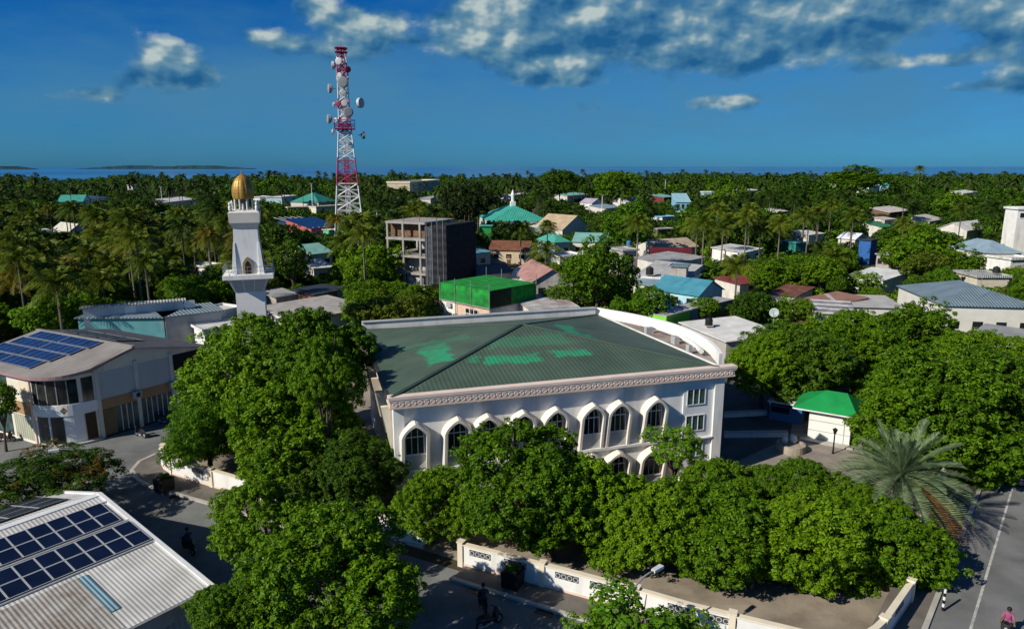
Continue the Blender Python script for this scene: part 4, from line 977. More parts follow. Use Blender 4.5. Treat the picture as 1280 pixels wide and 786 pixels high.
H('tan and white roofed house behind the dark red roof', 'the tan and white roofed house', (824, 311), (872, 308), 4.2, 10, 'gable_par', 1.8, lt, roofm('tan_patched_sheet', (.50, .42, .34), 'X', .4, .6, stain=(.28, .16, .11), amt=.5), win=3, keep=.9)
gn_p = 'the green netted house'
H('narrow white house with blue side behind the tall coconut palm', 'the narrow white house', (930, 316), (952, 311), 5.0, 8, 'mono', .6, wh, whitex, win=2, keep=.9)
H('low shack with a red sheet roof under the tall coconut palm', 'the red roofed shack', (925, 356), (953, 352), 3.0, 6, 'mono', .5, lt, roofm('red_sheet', (.25, .05, .05), 'X', .4, .6), name='shack', cat='shack', win=1, keep=.85)
H('blue grey lean-to between the teal gable house and the dense tree', 'the blue grey lean-to', (786, 352), (815, 358), 3.2, 6, 'mono', .5, lt, bluegrey, name='shed', cat='shed', win=1, keep=.8)
# around the green net
H('weathered white gable house with rusted pink sheet roof', 'the rusted pink gable house', (664, 353), (716, 351), 3.6, 15, 'gable_perp', 2.3, mat('weathered_white_gable', (.56, .54, .51), .8, .15, 1.2, stain=(.24, .22, .2), stain_amt=.5, streak=4), rust_pink, win=2, base_vis=.25, keep=.95)
H('low house of patched rust and white roof sheets by the green net', 'the patched roof house', (664, 388), (722, 384), 3.0, 9, 'mono', .6, lt, roofm('patchwork_sheet', (.55, .55, .55), 'X', .5, .6, stain=(.16, .04, .045), amt=.75, sc=.35), win=1, keep=.9)
H('cream house with red brown sheet roof behind the black net', 'the red brown roofed house', (612, 312), (660, 313), 3.6, 9, 'gable_par', 1.9, mat('cream_house_wall', (.60, .50, .36), .75, .1, .8), rust_x, win=3, base_vis=.05, keep=.95)
H('dark roofed house in the shade of the black netted block', 'the dark roofed house', (603, 343), (640, 340), 3.4, 8, 'gable_par', 1.3, lt, roofm('grey_brown_sheet', (.13, .125, .12), 'X', .4, .6), win=1, keep=.8)
H('navy roofed house behind the green netted house', 'the navy roofed house', (640, 346), (668, 347), 3.2, 9, 'gable_par', 1.2, lt, roofm('navy_sheet', (.03, .05, .11), 'X', .4, .5), win=1, keep=.8)
H('small house with a blue sheet roof beside the black net', 'the small blue roofed house', (594, 317), (613, 315), 3.8, 8, 'mono', .9, lt, roofm('blue_sheet', (.13, .33, .45), 'X', .4, .5), win=1, keep=.8)
H('small bright green netted room beside the black netted block', 'the small green netted room', (600, 283), (614, 283), 8.5, 6, 'flat', 0, mat('green_shade_cloth', (.02, .30, .07), .7, .15, 1.5), turq, name='room', cat='room', win=0, keep=.8, base_vis=.3)
hall, hwid = H('white hall with a green hipped roof and a small white turret', 'the green hip roofed hall', (613, 277), (686, 276), 6.5, 30, 'hip', 4.8, mat('pale_hall_wall', (.58, .62, .60), .7, .08, .5), roofm('sea_green_hip_sheet', (.05, .36, .27), 'X', .6, .5, stain=(.10, .38, .29), amt=.4, sc=.12), win=6, base_vis=.1, keep=.95)
tt = MB(); tt.box(hwid * .5 - .9, 12.8, 10.5, hwid * .5 + .9, 14.6, 12.6); tt.lathe([(.6, 12.6), (.6, 14.8), (.75, 14.9), (.5, 15.6), (.08, 16.8)], 10, (hwid * .5, 13.7)); tt.build('turret', wh, hall)
MB().box(hwid * .45, -9, 0, hwid * .78, -.01, 5.2).build('front_wing', mat('white_wing', (.70, .72, .71), .7, .06, .6), hall)
H('house with a tan slope and white gable next to the green hall', 'the tan gabled house', (703, 287), (738, 284), 4.6, 22, 'gable_perp', 4.2, mat('white_gable_wall', (.66, .63, .57), .7, .08, .5), tan, win=3, keep=.9)
H('house with a small turquoise roof below the green hall', 'the small turquoise house', (693, 303), (712, 302), 4.2, 10, 'hip', 1.8, mat('pale_blue_wall', (.35, .5, .62), .7, .1, 1), turq, win=2, keep=.85, base_vis=.1)
H('wide house with pale turquoise roof below the tan gable', 'the pale turquoise house', (716, 302), (757, 303), 4.0, 14, 'gable_par', 1.9, lt, turqp, win=3, keep=.8)
H('long low white walled house by the wide turquoise roof', 'the long low white walled house', (700, 322), (730, 320), 3.4, 7, 'flat', .3, wh, whitex, win=2, keep=.6)
# left of centre, round the tower
H('turquoise roofed house in the gap beside the slim trees', 'the turquoise house by the slim trees', (388, 318), (415, 315), 4.0, 12, 'gable_par', 1.8, lt, turqp, win=2, keep=.9)
H('pale grey shed roof below the turquoise house', 'the pale grey shed', (392, 336), (416, 334), 3.6, 8, 'mono', .9, lt, whitex, name='shed', cat='shed', win=1, keep=.9)
sh, sw = H('dark blue solar roofed workshop with red trim before the tower', 'the solar roofed workshop', (389, 286), (424, 283), 5.0, 22, 'mono', 2.5, mat('red_pink_wall', (.42, .12, .14), .7, .15, 1), solar_blue, name='workshop', cat='workshop', win=2, keep=.9)
for k in range(5): MB().extr([(sw * (k + .5) / 5 - .15, 0, 5.14), (sw * (k + .5) / 5 + .15, 0, 5.14), (sw * (k + .5) / 5 + .15, 22, 7.64), (sw * (k + .5) / 5 - .15, 22, 7.64)], [(sw * (k + .5) / 5 - .15, 0, 5.24), (sw * (k + .5) / 5 + .15, 0, 5.24), (sw * (k + .5) / 5 + .15, 22, 7.74), (sw * (k + .5) / 5 - .15, 22, 7.74)]).build('walkway_strip', alu, sh)
H('dull blue shed with a pink edge left of the solar roof', 'the dull blue shed', (366, 284), (386, 281), 4.6, 14, 'mono', 1.5, mat('dull_blue_wall', (.12, .16, .28), .7, .15, 1), roofm('dull_navy_sheet', (.06, .09, .18), 'X', .5, .5), name='shed', cat='shed', win=0, keep=.9)
H('bright mint green kiosk wall below the solar roof', 'the mint green kiosk', (411, 288), (423, 287), 5.0, 5, 'flat', 0, mat('mint_wall', (.10, .58, .32), .6, .1, 1), white, name='kiosk', cat='kiosk', win=0, base_vis=.1, keep=.9)
H('long cream boundary building in front of the tower foot', 'the cream building at the tower foot', (395, 259), (429, 257), 7.0, 8, 'flat', .2, mat('cream_long_wall', (.70, .66, .52), .7, .06, .3), cream, cat='building', name='building', win=0, base_vis=.05, keep=.95)
H('olive green walled sports stand beside the cream building', 'the olive sports stand', (360, 260), (393, 259), 6.0, 8, 'flat', .2, mat('olive_wall', (.13, .15, .06), .8, .12, .3), cream, cat='stand', name='sports_stand', win=0, base_vis=.02, keep=.95)
H('small turquoise roofed house just left of the tower legs', 'the turquoise house by the tower legs', (398, 253), (421, 251), 7.5, 16, 'hip', 4.5, lt, roofm('teal_green_sheet', (.05, .30, .24), 'Y', .5, .5), win=2, keep=.9)
H('pale blue white house seen between palms left of the tower', 'the pale blue white house', (352, 247), (371, 245), 9.0, 14, 'flat', .3, mat('sky_blue_wall', (.42, .60, .66), .7, .08, .5), whitex, win=2, keep=.9)
H('white block house with twin flat roofs behind the dome', 'the white twin block house', (325, 247), (338, 246), 8.5, 10, 'flat', .3, wh, whitex, win=2, keep=.9)
H('beige four-storey block rising above the palms', 'the beige four-storey block', (512, 229), (551, 226), 15, 24, 'flat', .8, mat('beige_block_wall', (.55, .47, .33), .75, .08, .3), cream, cat='building', name='apartment_block', win=5, base_vis=.3, keep=.95, side_win=2)
H('grey white house just below the beige block', 'the grey white house', (538, 249), (561, 244), 7.0, 14, 'flat', .4, wh, greyx, win=2, keep=.85)
H('turquoise gable house alone among the palms on the skyline side', 'the lone turquoise gable house', (103, 252), (113, 250), 7.5, 18, 'gable_perp', 3.0, cyan_wall, turq, win=1, keep=.95)
H('dark blue roofed house attached to the lone turquoise gable', 'the dark blue roofed house', (114, 249), (136, 247), 8.0, 15, 'mono', 1.0, lt, roofm('deep_blue_sheet', (.04, .09, .17), 'X', .5, .5), win=2, keep=.9)
H('long white roofed hall among palms left of the dome', 'the long white roofed hall', (200, 254), (246, 249), 6.0, 14, 'mono', 1.4, wh, whitex, cat='hall', name='hall', win=3, keep=.95)
H('grey white pitched roof house deep in the palm grove', 'the house deep in the palm grove', (66, 286), (87, 289), 5.0, 9, 'gable_par', 2.0, lt, roofm('pale_cream_sheet', (.58, .56, .48), 'X', .4, .6), win=1, keep=.95)
H('white slim stair tower house on the palm skyline', 'the white stair tower house', (159, 232), (166, 232), 12, 8, 'flat', .3, wh, whitex, win=1, keep=.95)
H('small cream walled hut beneath the long white hall', 'the small cream hut', (195, 268), (206, 267), 5.5, 8, 'flat', .2, cream, turqp, name='hut', cat='hut', win=1, keep=.95)
H('low white sheet shelter half hidden in the palm grove', 'the white shelter in the palm grove', (48, 290), (64, 289), 4.4, 8, 'mono', .5, lt, whitex, name='shelter', cat='shelter', win=0, keep=.8)
H('white walled hut peeping out behind the tree by the minaret', 'the white walled hut', (257, 334), (276, 331), 5.0, 6, 'flat', .2, wh, whitex, name='hut', cat='hut', win=1, keep=.9)
# far centre and right
bh, bw_ = H('two-storey blue house with pale blue slope roof far behind', 'the two-storey blue house', (845, 253), (863, 253), 9.5, 15, 'mono', 3.5, mat('blue_house_wall', (.20, .42, .55), .7, .08, .6), roofm('pale_blue_sheet', (.30, .52, .60), 'X', .6, .5), win=3, keep=.95, base_vis=.15)
MB().box(-.2, -2.0, 5.2, bw_ + .2, -.02, 5.4).build('balcony', wh, bh); MB().box(0, -1.9, 0, bw_, -.03, 2.6).build('orange_front', mat('orange_front_paint', (.55, .25, .06), .7, .1, 1), bh)
H('dark red walled house with mint roof joined to the blue house', 'the dark red walled house', (830, 247), (844, 246), 9.5, 14, 'mono', 1.2, mat('maroon_wall', (.16, .035, .035), .7, .1, 1), turqp, win=1, keep=.95)
H('white and blue shacks below the two-storey blue house', 'the white and blue shack', (828, 272), (846, 271), 5.0, 10, 'flat', .2, wh, roofm('light_blue_tarpaulin', (.25, .48, .66), 'X', 1.2, .6), name='shack', cat='shack', win=1, keep=.9)
H('olive walled yard building below the white and blue shack', 'the olive yard building', (822, 287), (842, 286), 4.5, 6, 'flat', .1, mat('olive_yard_wall', (.16, .155, .07), .8, .1, .6), greyx, name='building', cat='building', win=0, keep=.9, base_vis=.05)
H('white roofed house on the tree line above the big round tree', 'the lilac white roofed house', (782, 253), (800, 252), 7.0, 14, 'gable_par', 2.0, lt, roofm('lilac_white_sheet', (.62, .58, .66), 'X', .5, .6), win=2, keep=.9)
H('blue grey roofed house left of the big round tree top', 'the blue grey roofed house', (757, 261), (776, 259), 6.0, 14, 'mono', 1.2, lt, bluegrey, win=1, keep=.9)
H('white house with lilac gable beside the slim lamp mast', 'the lilac gabled house', (740, 254), (754, 253), 7.0, 12, 'gable_perp', 2.0, wh, roofm('lilac_sheet', (.45, .40, .50), 'Y', .5, .6), win=1, keep=.9)
H('pale sea green roofed house among far trees', 'the pale sea green roofed house', (709, 245), (735, 243), 8.0, 14, 'mono', 1.0, lt, turqp, win=2, keep=.9)
H('white house glimpsed behind the turret of the green hall', 'the white house behind the turret', (640, 245), (660, 243), 8.0, 12, 'flat', .5, mat('lilac_white_wall', (.62, .58, .64), .7, .1, 1), whitex, win=2, keep=.8)
H('teal and white house in far trees right of the blue house', 'the teal and white house', (880, 241), (893, 241), 10, 12, 'flat', .5, mat('teal_white_wall', (.30, .55, .55), .7, .1, 1), whitex, win=1, keep=.9)
H('white roof strip low in the far trees', 'the white roof strip', (926, 239), (950, 238), 9.0, 12, 'mono', .8, lt, whitex, win=0, keep=.9)
H('white two-storey block on the far tree line', 'the white two-storey block', (1044, 227), (1053, 227), 13.5, 12, 'flat', .5, wh, whitex, win=2, keep=.95)
H('white box house on the far tree line with grey side', 'the white box house', (1086, 234), (1100, 233), 12.5, 12, 'flat', .5, wh, greyx, win=1, keep=.95)
H('teal green gable just past the white box house', 'the teal green gable', (1103, 232), (1111, 232), 12.5, 12, 'gable_par', 2.0, cyan_wall, turq, win=0, keep=.9)
H('brown and cream fronted house in the far right trees', 'the brown and cream house', (1112, 266), (1139, 263), 6.5, 14, 'mono', 1.5, mat('brown_front', (.16, .10, .07), .8, .1, 1), roofm('cream_sheet', (.62, .56, .50), 'X', .5, .6), win=1, keep=.95, base_vis=.2)
H('small green roofed house below the brown and cream house', 'the small green roofed house', (1102, 284), (1117, 283), 5.5, 12, 'mono', 1.2, lt, roofm('mid_green_sheet', (.05, .22, .10), 'X', .5, .6), win=1, keep=.9)
H('pinkish white roof shed above the small green roof', 'the pinkish white shed', (1106, 275), (1120, 274), 5.5, 8, 'mono', .6, lt, roofm('pinkish_sheet', (.60, .50, .48), 'X', .5, .6), name='shed', cat='shed', win=0, keep=.9)
H('pale cream hipped house in trees left of the white jagged roof', 'the pale cream hipped house', (1162, 277), (1180, 274), 6.0, 10, 'mono', 1.5, lt, roofm('pale_sand_sheet', (.55, .53, .45), 'X', .5, .6), win=0, keep=.95)
H('house with jagged white patched roof in dense trees', 'the jagged white roof house', (1209, 288), (1240, 284), 6.0, 14, 'gable_par', 2.0, lt, whitex, win=1, keep=.95)
H('pale roofed house in far trees near the frame edge slope', 'the pale roofed far house', (1204, 242), (1222, 240), 8.0, 12, 'mono', 1.2, lt, whitex, win=0, keep=.9)
H('tall plain white block with few dark openings', 'the tall plain white block', (1273, 262), (1300, 262), 14.0, 8, 'flat', .4, wh, wh, cat='building', name='apartment_block', win=2, keep=.98, base_vis=.1)
H('grey blue hipped roof house before the tall white block', 'the grey blue hipped house', (1232, 316), (1277, 316), 5.5, 14, 'hip', 2.4, lt, bluegrey, win=1, keep=.95)
H('white low house beside the grey blue hipped roof', 'the low white house', (1264, 325), (1290, 324), 4.6, 6, 'flat', .4, wh, whitex, win=1, keep=.9)
H('grey concrete house with cream front behind the broad slate roof', 'the cream fronted concrete house', (1222, 347), (1262, 347), 4.6, 7, 'flat', .3, mat('cream_front', (.60, .56, .46), .7, .1, 1), greyx, win=1, keep=.9)
H('broad hall with slate blue hipped roof and white walls', 'the broad slate roofed hall', (1181, 381), (1300, 384), 4.9, 17, 'hip', 2.2, mat('white_panel_wall', (.66, .65, .60), .7, .06, .6), slate, cat='hall', name='hall', win=4, keep=.95, base_vis=.3)
H('grey lean-to roof in front of the broad slate roofed hall', 'the grey lean-to', (1216, 419), (1300, 432), 3.2, 6, 'mono', .5, lt, roofm('mid_grey_sheet', (.30, .31, .32), 'Y', .4, .6), name='shed', cat='shed', win=0, keep=.9)
H('small white sheet roof poking through the trees below the lean-to', 'the small white roof in the trees', (1180, 441), (1214, 446), 3.4, 4, 'mono', .3, lt, whitex, name='shed', cat='shed', win=0, keep=.8)
H('long brown rusted roof shed with dark open front', 'the long rusted shed', (995, 376), (1030, 384), 3.4, 9, 'mono', .8, mat('dark_maroon_wall', (.10, .03, .04), .8, .2, 1), roofm('rust_patch_sheet', (.30, .17, .13), 'X', .4, .7, stain=RUST, amt=.5), name='shed', cat='shed', win=0, keep=.9)
H('striped grey and brown sheet roof shed before the slate roofed hall', 'the striped roof shed', (1020, 391), (1068, 394), 3.4, 8, 'mono', .5, lt, roofm('striped_patch_sheet', (.46, .46, .47), 'Y', 2.6, .6, stain=(.10, .05, .05), amt=.55, sc=.5), name='shed', cat='shed', win=0, keep=.9)
H('flat pale grey roofed store beside the striped roof shed', 'the pale grey store', (1052, 383), (1128, 385), 3.6, 8, 'mono', .4, lt, roofm('pale_cement_sheet', (.46, .45, .44), 'Y', .5, .7, stain=(.32, .3, .28), amt=.4), name='store', cat='store', win=0, keep=.9)
H('long white metal roof house with a rusty corner sheet', 'the long white metal roof house', (1059, 345), (1104, 351), 3.8, 9, 'mono', .9, wh, whitey, win=1, keep=.95)
H('low dark red roof shed left of the long rusted shed', 'the low dark red shed', (962, 367), (994, 371), 3.2, 8, 'mono', .6, lt, roofm('brown_red_sheet', (.17, .06, .045), 'X', .4, .7, stain=(.3, .22, .18), amt=.4), name='shed', cat='shed', win=0, keep=.8)
H('unpainted concrete house with open window holes', 'the unpainted concrete house', (1096, 318), (1124, 320), 5.2, 7, 'flat', .1, conc_block, greyx, win=3, winm=dark_fill, keep=.95, base_vis=.1)  # window holes are flat, their inner shade is put into the colour
H('blue panelled water tower shed near the unpainted concrete house', 'the blue panelled tower shed', (1089, 301), (1097, 300), 6.4, 3, 'flat', .1, mat('strong_blue_panel', (.03, .12, .36), .5, .1, 1), darkroof, name='tower_shed', cat='shed', win=0, keep=.95, base_vis=.1)
H('white tarpaulin roofed shelter near the blue tower shed', 'the white tarpaulin shelter', (1048, 297), (1069, 299), 5.2, 9, 'gable_par', 1.4, lt, roofm('white_tarpaulin', (.68, .72, .78), 'X', .8, .6), name='shelter', cat='shelter', win=0, keep=.95)
H('white roofed house beside the tarpaulin shelter', 'the white roofed small house', (1011, 294), (1030, 292), 5.5, 10, 'mono', .6, lt, whitex, win=1, keep=.95)
H('dark teal shed in the palms at mid distance', 'the dark teal shed', (995, 304), (1009, 303), 5.5, 6, 'flat', 0, mat('deep_teal_wall', (.03, .22, .20), .7, .1, 1), turq, name='shed', cat='shed', win=0, keep=.95)
H('tiny white roof deep among the palms', 'the tiny white roof house', (974, 265), (986, 264), 6.5, 10, 'mono', 1, lt, whitex, win=0, keep=.9)
def on_roof(px_, py_, z, fn, label, cat, name):
    p = G(px_, py_, z); t = thing(name, label, cat, (p.x, p.y, z)); fn(t); return t
tank_b = mat('black_tank_plastic', (.02, .02, .022), .5, .1, 2); tank_w = mat('blue_tank_plastic', (.05, .16, .34), .5, .1, 2)
def tank(m__, r=.75):
    def f(t):
        b = MB(); b.lathe([(r, 0), (r * 1.02, r * .5), (r, r * 1.0), (r * 1.02, r * 1.5), (r * .7, r * 1.9), (r * .28, r * 2.0), (r * .28, r * 2.15), (.03, r * 2.18)], 16); b.build('tank_body', m__, t); MB().box(-r, -r, -.14, r, r, -.003).build('stand', concrete, t)
    return f
on_roof(886, 406, 3.95, tank(black_plastic, .5), 'small black tank on the bare white roof', 'water tank', 'water_tank')
on_roof(812, 343, 4.15, tank(tank_b), 'black water tank on the wide white flat roof', 'water tank', 'water_tank')
on_roof(786, 307, 6.55, tank(tank_w, .6), 'blue water tank on the concrete block house', 'water tank', 'water_tank')
on_roof(1245, 341, 5.1, tank(tank_b, .6), 'black water tank on the cream fronted concrete house', 'water tank', 'water_tank')
on_roof(1110, 311, 5.6, tank(tank_b, .6), 'black water tank on the unpainted concrete house', 'water tank', 'water_tank')
def aerial(t):
    b = MB(); b.tube([(0, 0, 0), (0, 0, 3.4)], .035, 5); b.tube([(-.8, 0, 3.2), (.8, 0, 3.2)], .02, 4)
    for k in range(6): b.tube([(-.7 + k * .28, -.4 + .03 * k, 3.2), (-.7 + k * .28, .4 - .03 * k, 3.2)], .014, 4)
    b.build('aerial_rods', grey_metal, t)
for px_, py_, z, lab in ((845, 352, 5.1, 'television aerial on the teal gable house ridge'), (690, 336, 5.4, 'television aerial on the rusted pink gable roof'), (640, 306, 5.3, 'television aerial on the red brown roof'), (1225, 366, 6.5, 'television aerial on the broad slate roof')):
    on_roof(px_, py_, z, aerial, lab, 'aerial', 'television_aerial')
# unfinished concrete block wrapped in netting
ca, cb = G(483, 276, 14.4), G(557, 279, 14.4); d_ = cb - ca; CW = d_.length; cang = math.atan2(d_.y, d_.x); CD = 11.0
net_b = mat('black_debris_net', (.016, .019, .026), .85, .3, 1.2, stripe='Z', pitch=1.6, sdepth=.3)
con = thing('unfinished_building', 'unfinished concrete frame building half wrapped in black net', 'building', (ca.x, ca.y, 0), cang)
fl_z = [0, 4.4, 7.8, 11.2, 14.4]; XS = [0, CW * .27, CW * .56, CW * .66, CW]
for z in fl_z[1:]:
    MB().box(-.2, -.2, z - .45, CW * .664, CD + .2, z).build('floor_slab', concrete, con)
for x in XS[:3]:
    for y in (0, CD / 2, CD):
        for a, b_ in zip(fl_z[:-1], fl_z[1:]):
            MB().box(x - .0, y - .2, a + .003, x + .4, y + .2, b_ - .453).build('column', concrete, con)
MB().box(-.15, 1.6, 11.3, CW * .66, 1.75, 13.9).build('board_screen', wood_brown, con)
MB().box(-.15, CD - .4, 7.9, CW * .66, CD - .25, 10.7).build('rear_wall', grey_wall, con); MB().box(.5, 2.5, 4.5, CW * .66, 2.7, 7.3).build('inner_wall', grey_wall, con); MB().box(CW * .3, .6, 0, CW * .66, .8, 3.9).build('ground_floor_wall', grey_wall, con)
MB().box(CW * .665, -.3, 0, CW * .80, .0, 13.6).build('net_screen', mat('thin_grey_net', (.06, .07, .085), .8, .3, 1.0, stain=(.25, .25, .25), stain_amt=.3, stain_scale=.5), con)
MB().box(CW * .802, -.4, 0, CW + .3, CD + .4, 14.0).build('net_wrap', net_b, con)
MB().box(-.4, -1.6, 0, CW * .72, -.45, 2.2).build('hoarding', concrete, con)
for k in range(7):
    MB().tube([(CW * (.1 + .14 * k), CD * (.1 if k % 2 else .8), 13.5 if k > 4 else 14.0), (CW * (.1 + .14 * k), CD * (.1 if k % 2 else .8), 15.4)], .06, 5).build('starter_bar', rust_x, con)
for k in range(4):
    MB().tube([(CW * (.70 + .09 * k), -.45, 0), (CW * (.70 + .09 * k), -.45, 15)], .05, 5).build('scaffold_pole', grey_metal, con)
PROT.append((485, 276, 598, 352, ca.y)); FOOT.append((ca.x + CW / 2, ca.y + CD / 2, cang, CW / 2 + 1, CD / 2 + 1)); SHORT.append((ca.x + CW / 2, ca.y, 'the unfinished concrete building'))
# green-netted house
ga, gb_ = G(552, 386 - 12, 3.2), G(612, 386, 3.2); d_ = gb_ - ga; GW = d_.length; gang = math.atan2(d_.y, d_.x)
gq = G(661, 374, 3.2); GD = max(5.5, min(11, (gq - gb_).length))
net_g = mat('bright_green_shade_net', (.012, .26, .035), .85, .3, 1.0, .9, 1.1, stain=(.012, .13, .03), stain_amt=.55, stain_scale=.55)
gh = thing('house_under_construction', 'pinkish house whose upper floor is wrapped in bright green net', 'house', (ga.x, ga.y, 0), gang)
MB().box(0, 0, 0, GW, GD, 3.15).build('wall', mat('pinkish_house_wall', (.62, .46, .36), .75, .08, .8), gh)
MB().box(GW + .004, .02, 0, GW + .06, GD, 3.1).build('side_wall', mat('white_side_wall', (.66, .68, .70), .7, .08, .8), gh)
MB().box(-.02, -.06, 0, GW * .30, -.004, 3.1).build('white_corner_wall', wh, gh)
MB().box(-.3, -.3, 3.15, GW + .3, GD + .3, 3.32).build('slab', concrete, gh)
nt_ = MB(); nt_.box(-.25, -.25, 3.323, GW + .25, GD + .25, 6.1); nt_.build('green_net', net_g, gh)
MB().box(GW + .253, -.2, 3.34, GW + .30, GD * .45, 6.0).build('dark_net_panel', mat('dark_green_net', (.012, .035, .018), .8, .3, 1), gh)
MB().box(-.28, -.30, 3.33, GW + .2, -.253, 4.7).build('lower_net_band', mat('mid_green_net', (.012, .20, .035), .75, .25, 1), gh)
for x in (0, GW * .33, GW * .66, GW + .33):
    MB().tube([(x, -.34, 0 if x else 2), (x, -.34, 7.2)], .06, 5).build('scaffold_pole', grey_metal, gh)
    MB().tube([(x, GD + .2, 3), (x, GD + .2, 7.6)], .06, 5).build('scaffold_pole', grey_metal, gh)
wq = MB().box(GW * .52, -.08, 1.0, GW * .78, -.004, 2.5).build('window', glass, gh)
fm = MB()
for k in range(4): fm.box(GW * (.52 + .26 * k / 3) - .06, -.12, .95, GW * (.52 + .26 * k / 3) + .06, -.082, 2.55)
fm.box(GW * .52, -.118, 1.7, GW * .78, -.084, 1.8); fm.build('window_frame', wh, wq)
MB().box(GW * .14, -.45, 2.2, GW * .24, -.07, 2.9).build('air_conditioner', grey_wall, gh)
PROT.append((553, 346, 660, 402, ga.y)); FOOT.append((ga.x + GW / 2, ga.y + GD / 2, gang, GW / 2 + 1, GD / 2 + 1)); SHORT.append((ga.x + GW / 2, ga.y, 'the green netted house'))
PROT.append((290, 215, 335, 405, 80)); PROT.append((414, 60, 458, 262, TY - 5))
FOOT.append((MIN_XY[0], MIN_XY[1], .3, 3.5, 3.5)); FOOT.append((tp.x, tp.y, 0, 6, 6)); SHORT.append((MIN_XY[0], MIN_XY[1], 'the minaret')); SHORT.append((tp.x, tp.y, 'the lattice telecom tower'))

# ------------------------------------------------------------------ courtyard kiosk, well, lamps
ka, kb = G(1009, 548), G(1052, 556); d_ = kb - ka; KW = d_.length + .6; kang = math.atan2(d_.y, d_.x); KD = 4.2
kio = thing('kiosk', 'white courtyard hut with bright green tent-like roof', 'hut', (ka.x, ka.y, 0), kang)
MB().box(0, 0, 0, KW, KD, 3.1).build('wall', mat('bright_hut_wall', (.78, .78, .74), .6, .04, .8), kio)
for z in (.95, 1.9): MB().box(-.01, -.03, z, KW + .01, -.003, z + .05).build('wall_groove', grey_wall, kio)
MB().box(KW * .84, -.035, 0, KW * .86, -.004, 3.08).build('wall_groove', grey_wall, kio)
kr = MB(); o = .55
kv = [(-o - .9, -o, 3.0), (KW + o, -o, 3.0), (KW + o, KD + o, 3.0), (-o - .9, KD + o, 3.0), (KW * .30, KD / 2, 4.35), (KW * .80, KD / 2, 4.35)]
kr.add(kv, [(0, 1, 5, 4), (1, 2, 5), (2, 3, 4, 5), (3, 0, 4)]); kr.add([(x, y, z - .1) for x, y, z in kv[:4]] + kv[:4], [(3, 2, 1, 0), (0, 1, 5, 4), (1, 2, 6, 5), (2, 3, 7, 6), (3, 0, 4, 7)])
kr.build('roof', mat('bright_green_roof', (.012, .27, .07), .5, .12, .8, stain=(.02, .2, .06), stain_amt=.3), kio)
MB().box(-o - .9, -o - .012, 2.88, KW + o, -o - .003, 3.0).build('fascia', white, kio)
MB().box(-.6, -.9, 0, KW + .4, -.005, .14).build('step', kerbm, kio)
wp = G(988, 563)
well = thing('planter', 'round stone planter with pale pots on the courtyard paving', 'planter', (wp.x, wp.y, 0))
MB().lathe([(1.25, 0), (1.25, .7), (1.0, .72), (1.0, .55), (.05, .55)], 24).build('ring_wall', mat('stone_ring', (.36, .31, .25), .9, .15, 2, .4, 6), well)
for x, y, s in ((-.45, .3, 1), (.4, .5, 1.25)): MB().lathe([(.16 * s, .56), (.28 * s, .85), (.2 * s, 1.15), (.24 * s, 1.25), (.04, 1.26)], 12, (x, y)).build('pot', wh, well)
lp = G(1041, 567)
lamp = thing('garden_lamp', 'short black lantern post on the courtyard paving', 'lamp post', (lp.x, lp.y, 0))
MB().tube([(0, 0, 0), (0, 0, .3), (0, 0, 1.9)], [.12, .07, .06], 8).build('post', black_plastic, lamp); MB().lathe([(.1, 1.9), (.2, 2.25), (.24, 2.28), (.03, 2.45)], 8).build('lantern', black_plastic, lamp)
ba, bb_ = G(961, 524), G(1001, 531); d_ = bb_ - ba
bx = thing('market_cabin', 'low blue and white cabin in the shade of the courtyard trees', 'cabin', (ba.x, ba.y, 0), math.atan2(d_.y, d_.x)); bw2 = d_.length
MB().box(0, 0, 0, bw2, 2.2, 1.6).build('wall', mat('cabin_blue', (.05, .16, .34), .6, .1, 1), bx); MB().box(-.2, -.25, 1.9, bw2 + .2, 2.4, 2.05).build('roof', wh, bx); MB().box(.15, -.04, .9, bw2 * .62, -.003, 1.5).build('window', dark_fill, bx)
for x in (0, bw2): MB().box(x - .06, -.1, 1.6, x + .06, 0, 1.9).build('post', wh, bx)
for (q1, q2, lab) in (((905, 547), (984, 546), 'low pale kerb wall across the shaded courtyard'), ((905, 522), (958, 519), 'low dark parapet at the back of the shaded courtyard')):
    a_, b_ = G(*q1), G(*q2); d_ = b_ - a_
    w_ = thing('low_wall', lab, 'low wall', (a_.x, a_.y, 0), math.atan2(d_.y, d_.x))
    MB().box(0, -.15, 0, d_.length, .15, .55).build('wall', white, w_); MB().box(0, -.2, .553, d_.length, .2, .62).build('coping', kerbm, w_)
# satellite dish on a pole above the trees
dp = AtY(968, 391, 78); sat = thing('satellite_dish', 'pale satellite dish on a pole above the mango trees', 'satellite dish', (dp.x, dp.y, 0))
MB().tube([(0, 0, 0), (0, 0, dp.z - .1)], .06, 8).build('pole', grey_metal, sat)
dd = Vector((-.45, -.75, .35)).normalized(); u_ = dd.cross(Vector((0, 0, 1))).normalized(); v_ = u_.cross(dd)
sb = MB(); rings = []
for r_ in (.02, .22, .40, .54): rings.append([Vector((0, 0, dp.z)) + dd * (.55 * r_ * r_) + (u_ * math.cos(t) + v_ * math.sin(t)) * r_ for t in [2 * math.pi * j / 20 for j in range(20)]])
back = [[p - dd * .04 for p in r] for r in rings]
vs = [p for r in rings + back for p in r]; fs = []
for i in range(3):
    fs += [(i * 20 + j, i * 20 + (j + 1) % 20, (i + 1) * 20 + (j + 1) % 20, (i + 1) * 20 + j) for j in range(20)] + [((4 + i) * 20 + (j + 1) % 20, (4 + i) * 20 + j, (5 + i) * 20 + j, (5 + i) * 20 + (j + 1) % 20) for j in range(20)]
fs += [(60 + j, 60 + (j + 1) % 20, 140 + (j + 1) % 20, 140 + j) for j in range(20)]
